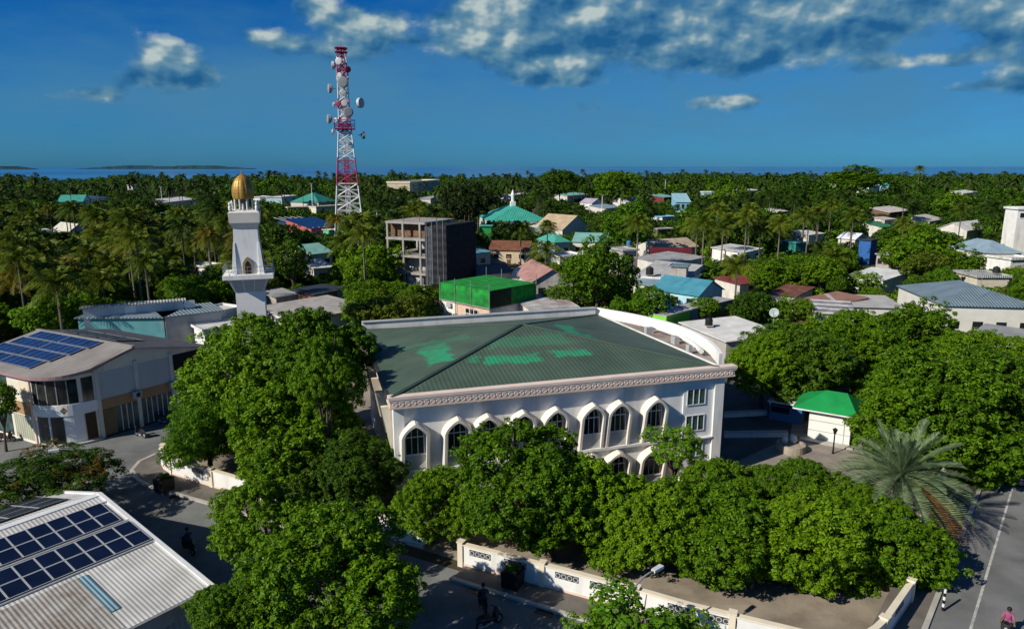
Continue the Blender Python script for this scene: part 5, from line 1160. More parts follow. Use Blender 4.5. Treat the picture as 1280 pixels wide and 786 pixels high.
sb.add(vs, fs); sb.build('reflector', mat('dish_pale', (.34, .40, .40), .5, .08, 1), sat, True)
MB().tube([Vector((0, 0, dp.z)) - v_ * .5 + dd * .1, Vector((0, 0, dp.z)) + dd * .65], .03, 5).build('feed_arm', grey_metal, sat)

# ------------------------------------------------------------------ street furniture
def street_lamp(label, base, top, reach, n=10):
    t = thing('street_lamp', label, 'street lamp', (base[0], base[1], 0))
    H_ = top[2]; hd_ = Vector((top[0] - base[0], top[1] - base[1], 0))
    pts = [Vector((0, 0, 0)), Vector((0, 0, H_ * .55)), Vector((0, 0, H_ * .80))]
    for i in range(1, 9):
        a = math.pi / 2 * i / 8; pts.append(Vector((0, 0, H_ * .80)) + hd_ * (1 - math.cos(a)) * .8 + Vector((0, 0, H_ * .2 * math.sin(a))))
    pts.append(hd_ + Vector((0, 0, H_)) - Vector((0, 0, .05)))
    MB().tube(pts, [.075] * 3 + [.05] * (len(pts) - 3), 8).build('pole', mat('grey_lamp_pole', (.24, .25, .26), .5, .1, 2), t)
    d = hd_.normalized(); s = Vector((-d.y, d.x, 0)); c = hd_ + Vector((0, 0, H_))
    lo = [c - d * .1 + s * .12, c + d * .6 + s * .14, c + d * .6 - s * .14, c - d * .1 - s * .12]
    MB().extr([p - Vector((0, 0, .1)) for p in lo], [p + Vector((0, 0, .05)) for p in lo]).build('lamp_head', mat('pale_lamp_head', (.6, .62, .62), .4, .05, 2), t)
    return t
lb = AtY(104, 590, 48.5); lt_ = AtY(72, 562, 48.0)
street_lamp('curved arm grey street lamp beside the reddish flame tree', (lb.x, lb.y), (lt_.x, lt_.y, lt_.z), 2)
l2 = AtY(818, 712, 31.5); street_lamp('curved arm street lamp rising from the leafy sapling by the street wall', (l2.x - 1.5, l2.y - 1.3), (l2.x, l2.y, l2.z), 2)
def mast(px_, ytop, Y, label):
    a = AtY(px_, ytop, Y); t = thing('lamp_mast', label, 'lamp mast', (a.x, a.y, 0))
    MB().tube([(0, 0, 0), (0, 0, a.z)], [.22, .12], 6).build('pole', white_metal, t); MB().box(-.7, -.25, a.z, .7, .25, a.z + .25).build('lamp_head', grey_metal, t)
mast(201, 234, 330, 'slim white lamp mast beside the long white roofed hall'); mast(251, 236, 330, 'slim white lamp mast just left of the golden dome'); mast(389, 230, 330, 'slim white lamp mast behind the olive sports stand'); mast(753, 244, 260, 'slim white lamp mast beside the big round tree'); mast(471, 264, 190, 'thin pale mast beside the unfinished building'); mast(832, 225, 420, 'pale blue mast on the far tree line')
def planter_box(label, pos, rz):
    t = thing('planter_box', label, 'planter', (pos.x, pos.y, .0), rz)
    b = MB(); o_, i_ = .52, .44
    frust_ = [(-o_, -o_, .14), (o_, -o_, .14), (o_, o_, .14), (-o_, o_, .14)]
    b.extr(frust_, [(x * 1.06, y * 1.06, 1.15) for x, y, z in frust_]); b.build('box', black_plastic, t)
    MB().box(-i_, -i_, 1.153, i_, i_, 1.17).build('soil', earth, t)
    return t
pb1 = G(206, 614); planter_box('square black planter box at the curved pavement corner', pb1, -.45)
pb2 = G(641, 733); planter_box('square black planter box on the shaded pavement below the ring grilles', pb2, -.45)
def striped_bollard(x, y, label):
    t = thing('marker_post', label, 'marker post', (x, y, .1))
    for k in range(6): MB().tube([(0, 0, k * .22 + .001 * k), (0, 0, (k + 1) * .22)], .07, 8).build('band', white if k % 2 else black_plastic, t)
q = G(1178, 764); striped_bollard(q.x, q.y, 'black and white banded marker post beside the cross street')

# ------------------------------------------------------------------ motorbikes and riders
def torus(mb, c, R, r, axis='y', n=18, k=8, m=0):
    o = len(mb.v)
    for i in range(n):
        a = 2 * math.pi * i / n
        for j in range(k):
            b = 2 * math.pi * j / k; rr = R + r * math.cos(b); mb.v.append((c[0] + rr * math.cos(a), c[1] + r * math.sin(b), c[2] + rr * math.sin(a)))
    for i in range(n):
        for j in range(k):
            mb.f.append((o + i * k + j, o + ((i + 1) % n) * k + j, o + ((i + 1) % n) * k + (j + 1) % k, o + i * k + (j + 1) % k)); mb.m.append(m)
def motorbike(label, pos, rz, col, group=None):
    t = thing('motorbike', label, 'motorbike', (pos[0], pos[1], pos[2] if len(pos) > 2 else 0.02), rz, group)
    paint = mat('bike_paint_%s' % '_'.join('%02d' % int(c * 99) for c in col), col, .3, .08, 2, spec=.5)
    for x in (-.62, .62):
        w = MB(); torus(w, (x, 0, .29), .23, .06); wl = w.build('wheel', rubber, t, True)
        r_ = MB(); r_.lathe([(.17, -.03), (.17, .03)], 14); o_ = r_.build('rim', grey_metal, wl); o_.rotation_euler = (math.pi / 2, 0, 0); o_.location = (x, 0, .29)
    def hull(sec, name, m__):
        """closed body from cross-sections along x: (x, half width, z low, z high)"""
        b = MB(); vs = []
        for x, w, a, c in sec: vs += [(x, -w, a), (x, w, a), (x, w * 1.1, (a + c) / 2), (x, w * .75, c), (x, -w * .75, c), (x, -w * 1.1, (a + c) / 2)]
        fs = []
        for i in range(len(sec) - 1):
            for j in range(6): fs.append((i * 6 + j, i * 6 + (j + 1) % 6, (i + 1) * 6 + (j + 1) % 6, (i + 1) * 6 + j))
        fs += [tuple(range(6))[::-1], tuple((len(sec) - 1) * 6 + j for j in range(6))]
        b.add(vs, fs); return b.build(name, m__, t)
    hull([(-.85, .06, .62, .72), (-.6, .13, .52, .76), (-.2, .13, .35, .72), (.1, .10, .26, .50), (.30, .12, .28, .52)], 'body', paint)
    hull([(.34, .20, .34, .75), (.42, .22, .36, .95), (.52, .15, .48, 1.02), (.60, .08, .62, .95)], 'front_fairing', paint)
    hull([(-.80, .11, .765, .82), (-.45, .15, .765, .86), (-.05, .12, .725, .80)], 'seat', black_plastic)
    hull([(-.25, .12, .18, .34), (.05, .14, .16, .36), (.2, .1, .2, .34)], 'engine', grey_metal)
    f = MB(); f.tube([(.62, -.08, .29), (.46, -.08, .9)], .03, 6); f.tube([(.62, .08, .29), (.46, .08, .9)], .03, 6); f.build('fork', grey_metal, t)
    MB().tube([(.30, -.36, 1.04), (.42, -.2, 1.02), (.44, 0, 1.0), (.42, .2, 1.02), (.30, .36, 1.04)], .025, 6).build('handlebar', black_plastic, t)
    MB().lathe([(.02, .56), (.08, .6), (.08, .66)], 10, (0, 0)).build('headlight', mat('headlight_glass', (.5, .5, .48), .15, .05, 2, spec=.5), t).matrix_local = Matrix.Translation((0, 0, .88)) @ Matrix.Rotation(math.pi / 2, 4, 'Y')
    MB().tube([(-.2, -.14, .22), (-.75, -.16, .34)], [.04, .055], 8).build('exhaust', grey_metal, t)
    return t
def skin_figure(name, joints, edges, radii, mats, face_mat, parent):
    me = bpy.data.meshes.new(name); me.from_pydata([Vector(j) for j in joints], edges, [])
    o = bpy.data.objects.new(name, me); COL.objects.link(o)
    sk = o.modifiers.new('skin', 'SKIN'); sk.use_smooth_shade = True
    for i, r in enumerate(radii):
        v = me.skin_vertices[0].data[i]; v.radius = (r, r) if not isinstance(r, tuple) else r; v.use_root = (i == 0)
    ss = o.modifiers.new('sub', 'SUBSURF'); ss.levels = 2; ss.render_levels = 2
    dg = bpy.context.evaluated_depsgraph_get(); me2 = bpy.data.meshes.new_from_object(o.evaluated_get(dg)); me2.name = name
    o.modifiers.clear(); o.data = me2; bpy.data.meshes.remove(me)
    me2.materials.clear()
    for m__ in mats: me2.materials.append(m__)
    for p in me2.polygons: p.material_index = face_mat(p.center); p.use_smooth = True
    o.parent = parent; return o
def rider(label, pos, rz, shirt, trousers, hairm):
    """a person sitting astride a motorbike, hands on the bar"""
    t = thing('person', label, 'person', (pos[0], pos[1], pos[2] if len(pos) > 2 else .02), rz)
    J = [(-.28, 0, .92), (-.25, 0, 1.10), (-.20, 0, 1.28), (-.15, 0, 1.42), (-.12, 0, 1.52), (-.08, 0, 1.60), (-.06, 0, 1.68), (-.06, 0, 1.76)]
    R_ = [.16, .15, .155, .10, .055, .075, .095, .06]; E_ = [(i, i + 1) for i in range(7)]
    for s in (-1, 1):
        k = len(J)
        J += [(-.15, .19 * s, 1.38), (.02, .28 * s, 1.16), (.24, .32 * s, 1.08), (.31, .33 * s, 1.06)]; R_ += [.065, .052, .04, .042]
        E_ += [(3, k), (k, k + 1), (k + 1, k + 2), (k + 2, k + 3)]
        for q_, (dy, ln) in enumerate(((-.03, .075), (-.01, .085), (.012, .08), (.032, .065))):    # fingers closed over the grip
            f_ = len(J); J += [(.345, (.33 + dy) * s, 1.075), (.345 + ln * .5, (.33 + dy) * s, 1.055), (.335 + ln * .3, (.33 + dy) * s, 1.02)]; R_ += [.011, .010, .009]
            E_ += [(k + 3, f_), (f_, f_ + 1), (f_ + 1, f_ + 2)]
        f_ = len(J); J += [(.30, .285 * s, 1.05), (.325, .265 * s, 1.03)]; R_ += [.012, .010]; E_ += [(k + 3, f_), (f_, f_ + 1)]
        k = len(J)
        J += [(-.24, .12 * s, .88), (.10, .21 * s, .80), (.02, .19 * s, .42), (.0, .19 * s, .34), (.12, .20 * s, .31)]; R_ += [.105, .075, .05, .045, .038]
        E_ += [(0, k), (k, k + 1), (k + 1, k + 2), (k + 2, k + 3), (k + 3, k + 4)]
    def fm_(c):
        if c.z > 1.50: return 2
        if c.x > .02 and c.z > .98: return 2
        if c.z < .98 and not (c.x < -.12 and c.z > .93): return 1 if c.z > .38 else 2
        return 0
    skin_figure('body', J, E_, R_, [shirt, trousers, skin], fm_, t)
    MB().lathe([(.02, 1.83), (.075, 1.815), (.108, 1.77), (.116, 1.71), (.112, 1.66), (.10, 1.64)][::-1], 16, (-.075, 0)).build('hair', hairm, t, True)
    for s in (-1, 1):
        e = MB().lathe([(.003, -.011), (.010, -.006), (.012, 0), (.010, .006), (.003, .011)], 8).build('eye', black_plastic, t, True); e.location = (.030, .034 * s, 1.70)
    n_ = MB(); n_.add([(.028, -.016, 1.655), (.028, .016, 1.655), (.058, 0, 1.66), (.030, 0, 1.71)], [(0, 2, 1), (0, 3, 2), (1, 2, 3), (0, 1, 3)]); n_.build('nose', skin, t)
    return t
hair = mat('dark_hair', (.012, .010, .009), .6, .2, 4)
shirt_p = mat('pink_shirt', (.34, .08, .18), .8, .1, 3); shirt_d = mat('dark_shirt', (.03, .03, .04), .8, .15, 3); shirt_n = mat('navy_shirt', (.03, .05, .10), .8, .1, 3); trou = mat('dark_trousers', (.02, .02, .025), .85, .15, 3)
mb1 = G(1256, 797); ra = math.atan2(-RD.y, -RD.x)
motorbike('dark motorbike ridden down the cross street by a rider in pink', (mb1.x, mb1.y), ra, (.03, .03, .035)); rider('person in a pink top riding a motorbike down the cross street', (mb1.x, mb1.y), ra, shirt_p, trou, hair)
mb2 = G(604, 763); a_st = math.atan2(SA.y, SA.x)
motorbike('black motorbike with a rider in the shaded street below the wall', (mb2.x, mb2.y), a_st + 2.3, (.015, .015, .018)); rider('person in dark clothes on a motorbike in the shaded street', (mb2.x, mb2.y), a_st + 2.3, shirt_d, trou, hair)
mb3 = G(612, 783); motorbike('black motorbike parked just below the rider in the shaded street', (mb3.x, mb3.y), a_st + 1.1, (.02, .015, .015))
mb4 = G(236, 690); motorbike('dark motorbike with a rider in the shadow beside the ribbed shed', (mb4.x, mb4.y), a_st + 2.9, (.02, .02, .03)); rider('person in navy riding in the shadow beside the ribbed shed', (mb4.x, mb4.y), a_st + 2.9, shirt_n, trou, hair)
b5 = G(176, 546); motorbike('black motorbike parked alone at the end of the row by the shop', (b5.x, b5.y), 2.6, (.02, .02, .022))
cols = [(.02, .02, .02), (.25, .02, .02), (.02, .04, .16), (.03, .03, .03), (.35, .35, .36)]
labs = ['black motorbike in the shaded row along the shop wall', 'red motorbike in the shaded row along the shop wall', 'blue motorbike in the shaded row along the shop wall', 'charcoal motorbike in the shaded row along the shop wall', 'silver motorbike in the shaded row along the shop wall']
sw_dir = Vector((V.x, V.y)) 
for k in range(5):
    lx, ly = SK * (5.3 + 1.05 * k) + 1.3, 5.3 + 1.05 * k
    P_ = LC + SA * lx + SN * ly
    motorbike(labs[k], (P_.x, P_.y), a_st + .25, cols[k], 'motorbikes parked along the shop wall')
b7 = G(8, 552); motorbike('dark motorbike parked on the pavement at the shop front', (b7.x, b7.y), a_st + .5, (.05, .015, .015)); b8 = G(-8, 556); 
for k, (px_, py_, c_, lab) in enumerate(((1264, 606, (.02, .02, .022), 'black motorbike parked under the trees beyond the cross street'), (1276, 596, (.30, .31, .33), 'silver motorbike parked under the trees beyond the cross street'))):
    g_ = G(px_, py_); motorbike(lab, (g_.x, g_.y), 2.5, c_)

# ------------------------------------------------------------------ vegetation
def mesh_quads(name, V, m, smooth=False):
    """V: (n, 4, 3) corner array -> one mesh of loose quads"""
    n = len(V); me = bpy.data.meshes.new(name)
    me.vertices.add(n * 4); me.vertices.foreach_set('co', np.ascontiguousarray(V, dtype=np.float32).ravel())
    me.loops.add(n * 4); me.loops.foreach_set('vertex_index', np.arange(n * 4, dtype=np.int32))
    me.polygons.add(n); me.polygons.foreach_set('loop_start', np.arange(0, n * 4, 4, dtype=np.int32))
    try: me.polygons.foreach_set('loop_total', np.full(n, 4, dtype=np.int32))
    except Exception: pass
    me.materials.append(m); me.update(calc_edges=True); return me
def norm(a): return a / (np.linalg.norm(a, axis=-1, keepdims=True) + 1e-9)
def crown_quads(seed, n, leaf, lobes=16, flat=.82, per=14, lr=(.24, .42), asp=.5, up=.30, droop=.35, spread=.66, tuft=.085, low=-.45, jit=.16):
    """leaf cards gathered in tufts over an uneven set of lobes: a crown about 1 unit in radius centred on the origin"""
    g = np.random.default_rng(seed)
    c = norm(g.normal(size=(lobes * 8, 3))); c = c[c[:, 2] > low][:lobes]; c = c * (spread * (.66 + .52 * g.random((len(c), 1))))
    r = g.uniform(lr[0], lr[1], len(c))
    c = np.vstack([c, [[0, 0, -.08]]]); r = np.append(r, .50)
    k = max(8, n // per); K = k * 6
    idx = g.choice(len(c), size=K, p=r ** 2 / (r ** 2).sum())
    d = norm(g.normal(size=(K, 3)) + np.array([0, 0, .25]))
    p = c[idx] + d * (r[idx] * (1 + g.normal(size=K) * jit))[:, None]
    dist = np.linalg.norm(p[:, None, :] - c[None], axis=2) / r[None]; dist[np.arange(len(p)), idx] = 9
    keep = dist.min(axis=1) > .84
    p, d = p[keep], d[keep]
    # thin the tuft centres so that they stand apart with dark gaps between
    sel = []; cell = {}; md = tuft * 1.05
    for i in range(len(p)):
        q = tuple((p[i] // md).astype(int)); ok = True
        for a in (-1, 0, 1):
            for b in (-1, 0, 1):
                for e in (-1, 0, 1):
                    for m_ in cell.get((q[0] + a, q[1] + b, q[2] + e), ()):
                        if ((p[m_] - p[i]) ** 2).sum() < md * md: ok = False; break
                    if not ok: break
                if not ok: break
            if not ok: break
        if ok: sel.append(i); cell.setdefault(q, []).append(i)
        if len(sel) >= k: break
    p, d = p[sel], d[sel]; per = max(6, n // max(1, len(p)))
    n = len(p) * per
    sz = np.repeat(g.uniform(.75, 1.35, (len(p), 1)), per, 0)
    ce = np.repeat(p, per, 0); nd = np.repeat(d, per, 0)
    ax = norm(nd * .8 + np.array([0, 0, .55])); o = norm(g.normal(size=(n, 3)) + ax * .75)
    pos = ce + o * tuft * sz * g.uniform(.55, 1.05, (n, 1))
    nn = norm(o * .75 + np.array([0, 0, up]) + g.normal(size=(n, 3)) * .36)
    t = o + g.normal(size=(n, 3)) * .6 - np.array([0, 0, droop]); t = norm(t - nn * (t * nn).sum(1, keepdims=True)); b = np.cross(nn, t)
    L = leaf * g.uniform(.7, 1.3, (n, 1)); W_ = L * asp
    q = np.stack([pos - t * L * .5, pos + b * W_ * .5 - t * L * .05, pos + t * L * .5 - nn * L * .15, pos - b * W_ * .5 - t * L * .05], axis=1)
    q[:, :, 2] *= flat
    return q
def palm_quads(seed, fronds=22, seg=20, L=1.0, leaflet=.30, droop=.62, w=.035, e_lo=-38, e_hi=72, hang=.55, stiff=False, az0=None, daz=1.2):
    g = np.random.default_rng(seed); out = []
    for i in range(fronds):
        az = i * 2.39996 + g.uniform(-.25, .25) if az0 is None else az0 + g.uniform(-daz, daz); f = (i + .5) / fronds
        el = math.radians(e_hi + (e_lo - e_hi) * f ** .85 + g.uniform(-8, 8)); ln = L * g.uniform(.85, 1.1) * (.8 if f < .15 else 1)
        s = np.linspace(0, 1, seg + 1); dr = droop * (1.15 - .35 * f) * g.uniform(.8, 1.2)
        hx = s * math.cos(el) * ln * (1 - .10 * s ** 2); hz = s * math.sin(el) * ln - dr * s ** 2 * ln * (.9 if el > -.2 else .6)
        ca, sa = math.cos(az), math.sin(az)
        P = np.stack([hx * ca, hx * sa, hz], 1); side_ = np.array([-sa, ca, 0]); T = norm(np.gradient(P, axis=0))
        for k in range(seg):                                                        # midrib
            ww = w * .35 * (1 - .7 * k / seg); a, b = P[k], P[k + 1]
            out.append(np.stack([a - side_ * ww, a + side_ * ww, b + side_ * ww * .9, b - side_ * ww * .9]))
        for k in range(1, seg + 1):
            u = k / seg; ll = leaflet * ln * (math.sin(math.pi * min(1, .12 + u * .86)) ** .7) * g.uniform(.85, 1.1)
            for sd in (-1, 1):
                dirv = norm(side_ * sd * .75 + T[k] * (.55 if not stiff else .8) + np.array([0, 0, -hang * g.uniform(.6, 1.3) + (.5 if stiff else 0)]))
                tip = P[k] + dirv * ll; wv = T[k] * w * .5; mid = P[k] + dirv * ll * .45 + np.array([0, 0, .03 * ll])
                out.append(np.stack([P[k] - wv, mid - wv * 1.1, tip, mid + wv * 1.1]) if False else np.stack([P[k] - wv, P[k] + wv, tip + wv * .35, tip - wv * .35]))
    return np.array(out)
def palm_low(seed, fronds=13, droop=.6):
    g = np.random.default_rng(seed); out = []
    for i in range(fronds):
        az = i * 2.39996 + g.uniform(-.3, .3); f = (i + .5) / fronds; el = math.radians(70 - 105 * f + g.uniform(-8, 8)); ca, sa = math.cos(az), math.sin(az)
        s = np.linspace(0, 1, 5); P = np.stack([s * math.cos(el) * ca, s * math.cos(el) * sa, s * math.sin(el) - droop * s ** 2], 1); sd = np.array([-sa, ca, 0])
        wd = [.02, .13, .17, .13, .02]
        for k in range(4):
            for q in (-1, 1):
                o1 = sd * q * wd[k] + np.array([0, 0, -.5 * wd[k]]); o2 = sd * q * wd[k + 1] + np.array([0, 0, -.5 * wd[k + 1]])
                out.append(np.stack([P[k], P[k] + o1, P[k + 1] + o2, P[k + 1]]))
    return np.array(out)
leaf_green = leaf_mat('mango_leaf', (0.0312, 0.0792, 0.0024), (0.0936, 0.2064, 0.0036), (0.1980, 0.3300, 0.0060))
leaf_warm = leaf_mat('warm_leaf', (.030, .074, .003), (.084, .186, .0035), (.180, .300, .006))
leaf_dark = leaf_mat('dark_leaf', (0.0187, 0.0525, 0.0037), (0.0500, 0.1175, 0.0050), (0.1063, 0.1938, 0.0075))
leaf_bright = leaf_mat('bright_leaf', (0.0440, 0.1210, 0.0055), (0.0990, 0.2310, 0.0066), (0.1870, 0.3300, 0.0132), .3)
leaf_olive = leaf_mat('olive_leaf', (0.0437, 0.0690, 0.0046), (0.0978, 0.1437, 0.0080), (0.1725, 0.2185, 0.0138))
palm_leaf = leaf_mat('palm_leaf', (0.0336, 0.0720, 0.0048), (0.0960, 0.1440, 0.0096), (0.2040, 0.2340, 0.0216), .25, .45)
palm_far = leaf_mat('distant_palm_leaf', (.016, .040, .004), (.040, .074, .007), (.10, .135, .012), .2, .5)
palm_leaf2 = leaf_mat('yellowing_palm_leaf', (.065, .075, .008), (.15, .14, .014), (.25, .20, .03), .25, .45)
date_leaf = leaf_mat('date_palm_leaf', (.075, .125, .055), (.17, .235, .115), (.30, .37, .20), .2, .45)
dead_leaf = leaf_mat('dry_frond', (.14, .075, .03), (.25, .14, .05), (.34, .21, .09), .15, .6)
def flame_mat():
    m = leaf_mat('flame_tree_leaf', (.022, .060, .004), (.055, .120, .005), (.11, .19, .008))
    nt = m.node_tree; N = nt.nodes; L = nt.links
    r = [n for n in N if n.type == 'VALTORGB'][0]; geo = [n for n in N if n.type == 'NEW_GEOMETRY'][0]; tc = [n for n in N if n.type == 'TEX_COORD'][0]
    nz = N.new('ShaderNodeTexNoise'); nz.inputs['Scale'].default_value = 2.2; L.new(tc.outputs['Object'], nz.inputs['Vector'])
    a = N.new('ShaderNodeMath'); a.operation = 'ADD'; L.new(nz.outputs[0], a.inputs[0])
    k = N.new('ShaderNodeMath'); k.operation = 'MULTIPLY'; k.inputs[1].default_value = .28; L.new(geo.outputs['Random Per Island'], k.inputs[0]); L.new(k.outputs[0], a.inputs[1])
    c = N.new('ShaderNodeMath'); c.operation = 'GREATER_THAN'; c.inputs[1].default_value = .83; L.new(a.outputs[0], c.inputs[0])
    mx = N.new('ShaderNodeMix'); mx.data_type = 'RGBA'; L.new(c.outputs[0], mx.inputs[0]); L.new(r.outputs[0], mx.inputs[6]); mx.inputs[7].default_value = (.26, .075, .012, 1)
    for lk in list(r.outputs[0].links):
        if lk.to_node != mx: L.new(mx.outputs[2], lk.to_socket)
    return m
flame_leaf = flame_mat()

# shared crown shapes
CROWN = {}
def crown_mesh(key):
    if key in CROWN: return CROWN[key]
    kind, var = key[:-1], int(key[-1])
    P = dict(
        near=(lambda s: crown_quads(s, 62000, .046, 30, .86, 60, (.20, .34), tuft=.070, low=-.7), leaf_green),
        nearwarm=(lambda s: crown_quads(s, 56000, .048, 28, .84, 56, (.20, .34), tuft=.072, low=-.7), leaf_warm),
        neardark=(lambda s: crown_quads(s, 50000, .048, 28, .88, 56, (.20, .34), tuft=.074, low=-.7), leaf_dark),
        hanging=(lambda s: crown_quads(s, 40000, .060, 22, 1.0, 50, (.2, .32), asp=.30, droop=1.6, up=.05, tuft=.095, low=-.8), leaf_bright),
        open=(lambda s: crown_quads(s, 9000, .070, 15, .75, 40, (.16, .28), spread=.8, tuft=.10), leaf_bright),
        flame=(lambda s: crown_quads(s, 34000, .050, 30, .42, 44, (.20, .32), spread=.80, tuft=.080, low=-.35), flame_leaf),
        sapling=(lambda s: crown_quads(s, 3000, .12, 12, .9, 26, (.2, .34), asp=.6, spread=.75, tuft=.15, up=.5), leaf_bright),
        mid=(lambda s: crown_quads(s, 10500, .088, 22, .84, 26, (.20, .36), tuft=.10, low=-.7), leaf_green),
        midwarm=(lambda s: crown_quads(s, 9500, .090, 20, .82, 26, (.20, .36), tuft=.10, low=-.7), leaf_warm),
        middark=(lambda s: crown_quads(s, 9500, .090, 20, .88, 26, (.20, .36), tuft=.10, low=-.7), leaf_dark),
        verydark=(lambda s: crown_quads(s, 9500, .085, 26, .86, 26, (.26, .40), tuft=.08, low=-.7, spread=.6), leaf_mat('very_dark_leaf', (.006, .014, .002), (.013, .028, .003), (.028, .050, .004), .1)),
        midolive=(lambda s: crown_quads(s, 8500, .092, 20, .82, 26, (.20, .36), tuft=.10, low=-.7), leaf_olive),
        midbright=(lambda s: crown_quads(s, 8500, .092, 20, .86, 26, (.20, .36), tuft=.10, low=-.7), leaf_bright),
        slim=(lambda s: crown_quads(s, 7000, .085, 16, 1.9, 26, (.24, .36), spread=.5, droop=.6, tuft=.10), leaf_dark),
    )[kind]
    q = P[0](sum(map(ord, kind)) * 7 + var * 13)
    CROWN[key] = mesh_quads('crown', q, P[1]); return CROWN[key]
PALM = {}
def palm_mesh(var):
    if var not in PALM:
        q = palm_quads(100 + var, 28 + var % 3 * 3, 18, 1.0, .30, .42 + .08 * (var % 3), e_lo=-30, e_hi=80)
        PALM[var] = mesh_quads('fronds', q, palm_leaf2 if var == 5 else palm_leaf)
    return PALM[var]
def trunk_mesh(seed, m=bark):
    """tapered trunk with limbs, unit height, forks below the crown centre"""
    r = random.Random(seed); b = MB()
    fx, fy = r.uniform(-.12, .12), r.uniform(-.12, .12)
    b.tube([(0, 0, 0), (fx * .3, fy * .3, .25), (fx, fy, .55)], [.11, .078, .062], 8)
    for k in range(6):
        a = k * 1.05 + r.uniform(-.3, .3); l = r.uniform(.45, .7)
        b.tube([(fx, fy, .5), (fx + math.cos(a) * l * .45, fy + math.sin(a) * l * .45, .78), (fx + math.cos(a) * l, fy + math.sin(a) * l, 1.0 + r.uniform(-.05, .35))], [.055, .036, .012], 6)
    me = b.build('trunk', m).data; bpy.data.objects.remove(bpy.data.objects['trunk']); return me
TRUNKS = [trunk_mesh(k) for k in range(4)]
def palm_trunk(seed):
    r = random.Random(seed); lx, ly = r.uniform(-.10, .10), r.uniform(-.10, .10); b = MB()
    b.tube([(0, 0, 0), (lx * .05, ly * .05, .05), (lx * .35, ly * .35, .4), (lx * .75, ly * .75, .75), (lx, ly, 1)], [.30, .20, .165, .15, .135], 7)
    o = b.build('trunk', palm_bark); me = o.data; bpy.data.objects.remove(o); return me, (lx, ly)
PTRUNK = [palm_trunk(k) for k in range(5)]
rt = random.Random(77)
N_TREE = [0, 0]
def link(name, me, parent, loc, scale, rz=0):
    o = bpy.data.objects.new(name, me); COL.objects.link(o); o.parent = parent; o.location = loc; o.scale = scale; o.rotation_euler = (0, 0, rz); return o
def tree(label, X, Y, zc, r, kind, ratio=1.0, group=None, name='tree', z0=0.0):
    """broad-leaved tree: crown centre at zc, crown radius r"""
    t = thing(name, label, 'tree', (X, Y, z0), 0, group)
    link('crown', crown_mesh(kind), t, (0, 0, zc), (r, r, r * ratio), rt.uniform(0, 6.28))
    link('trunk', TRUNKS[N_TREE[0] % 4], t, (0, 0, 0), (min(r, 5) * .72, min(r, 5) * .72, zc), rt.uniform(0, 6.28)); N_TREE[0] += 1
    TREES.append((X, Y, r)); return t
TREES = []
def palm(label, X, Y, h, L, var, group=None):
    t = thing('coconut_palm', label, 'palm tree', (X, Y, 0), rt.uniform(0, 6.28), group)
    tm, (lx, ly) = PTRUNK[N_TREE[1] % 5]; N_TREE[1] += 1
    k = h * .6
    link('trunk', tm, t, (0, 0, 0), (1, 1, h))
    t.children[0].scale = (1.0 + 0 * k, 1.0, h)
    link('fronds', palm_mesh(var), t, (lx, ly, h - .05), (L, L, L), rt.uniform(0, 6.28)); TREES.append((X, Y, 2.5)); return t
def px_tree(label, x, y, rpx, Y, kind, ratio=1.0, group=None, dz=0.0):
    p = AtY(x, y, Y); s = PX(p.x, p.y, p.z)[2]
    return tree(label, p.x, p.y, max(p.z, 1.2), rpx / s, kind, ratio, group)
def px_palm(label, x, y, lpx, Y, var, group=None):
    p = AtY(x, y, Y); s = PX(p.x, p.y, p.z)[2]
    return palm(label, p.x, p.y, p.z, lpx / s, var, group)

# trees of the mosque compound and the streets
px_tree('tall dense mango tree filling the street corner left of the mosque', 328, 478, 98, 58, 'near1', .95)
px_tree('tall dense tree crown touching the left roof edge of the mosque', 394, 448, 74, 56, 'near2', 1.0)
px_tree('tall narrow tree rising beside the left front corner of the mosque roof', 410, 474, 46, 48.2, 'near2', 1.35)
px_tree('yellow-green tree with hanging sprays over the curved compound wall', 258, 540, 58, 54, 'hanging1', .80)
px_tree('dense tree between the curved wall and the mosque side', 372, 545, 88, 51, 'near3', .9)
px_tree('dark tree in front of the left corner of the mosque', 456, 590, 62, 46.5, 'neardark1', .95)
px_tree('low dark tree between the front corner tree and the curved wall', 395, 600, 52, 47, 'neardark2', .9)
px_tree('shaded street tree behind the biggest front tree', 332, 655, 68, 37, 'near2', 1.0)
px_tree('big round tree at the bottom of the picture on the near side of the street', 414, 724, 112, 31, 'near1', .93)
px_tree('yellowish shrubby tree at the foot of the big round front tree', 300, 765, 62, 29.5, 'nearwarm1', .95)
px_tree('big dark green tree before the first arch windows of the mosque', 654, 606, 92, 42.5, 'near3', .95)
px_tree('low rounded tree by the gate opening of the compound wall', 544, 632, 56, 43.2, 'near1', .95)
px_tree('bushy tree under the entrance canopy of the mosque', 738, 628, 74, 42.5, 'near2', .98)
px_tree('round tree leaning over the ring grille wall', 800, 655, 78, 40.5, 'nearwarm2', .95)
px_tree('broad warm green tree in the middle of the compound row', 892, 668, 90, 39.8, 'nearwarm1', .88)
px_tree('broad warm green tree near the right end of the compound row', 1000, 676, 96, 39.5, 'nearwarm2', .88)
px_tree('last warm green tree of the compound row at the cross street', 1098, 690, 84, 40, 'nearwarm3', .98)
px_tree('low warm tree behind the compound row near the stair bay', 905, 612, 58, 45.5, 'nearwarm2', .85)
px_tree('low warm tree behind the compound row facing the courtyard', 985, 612, 54, 46, 'nearwarm1', .85)
px_tree('warm tree behind the compound row beside the date palm', 1055, 632, 54, 44.5, 'nearwarm3', .9)
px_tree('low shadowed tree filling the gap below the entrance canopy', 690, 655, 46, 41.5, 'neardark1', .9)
px_tree('slender light green young tree before the stair bay windows', 842, 562, 42, 48.3, 'open1', .95)
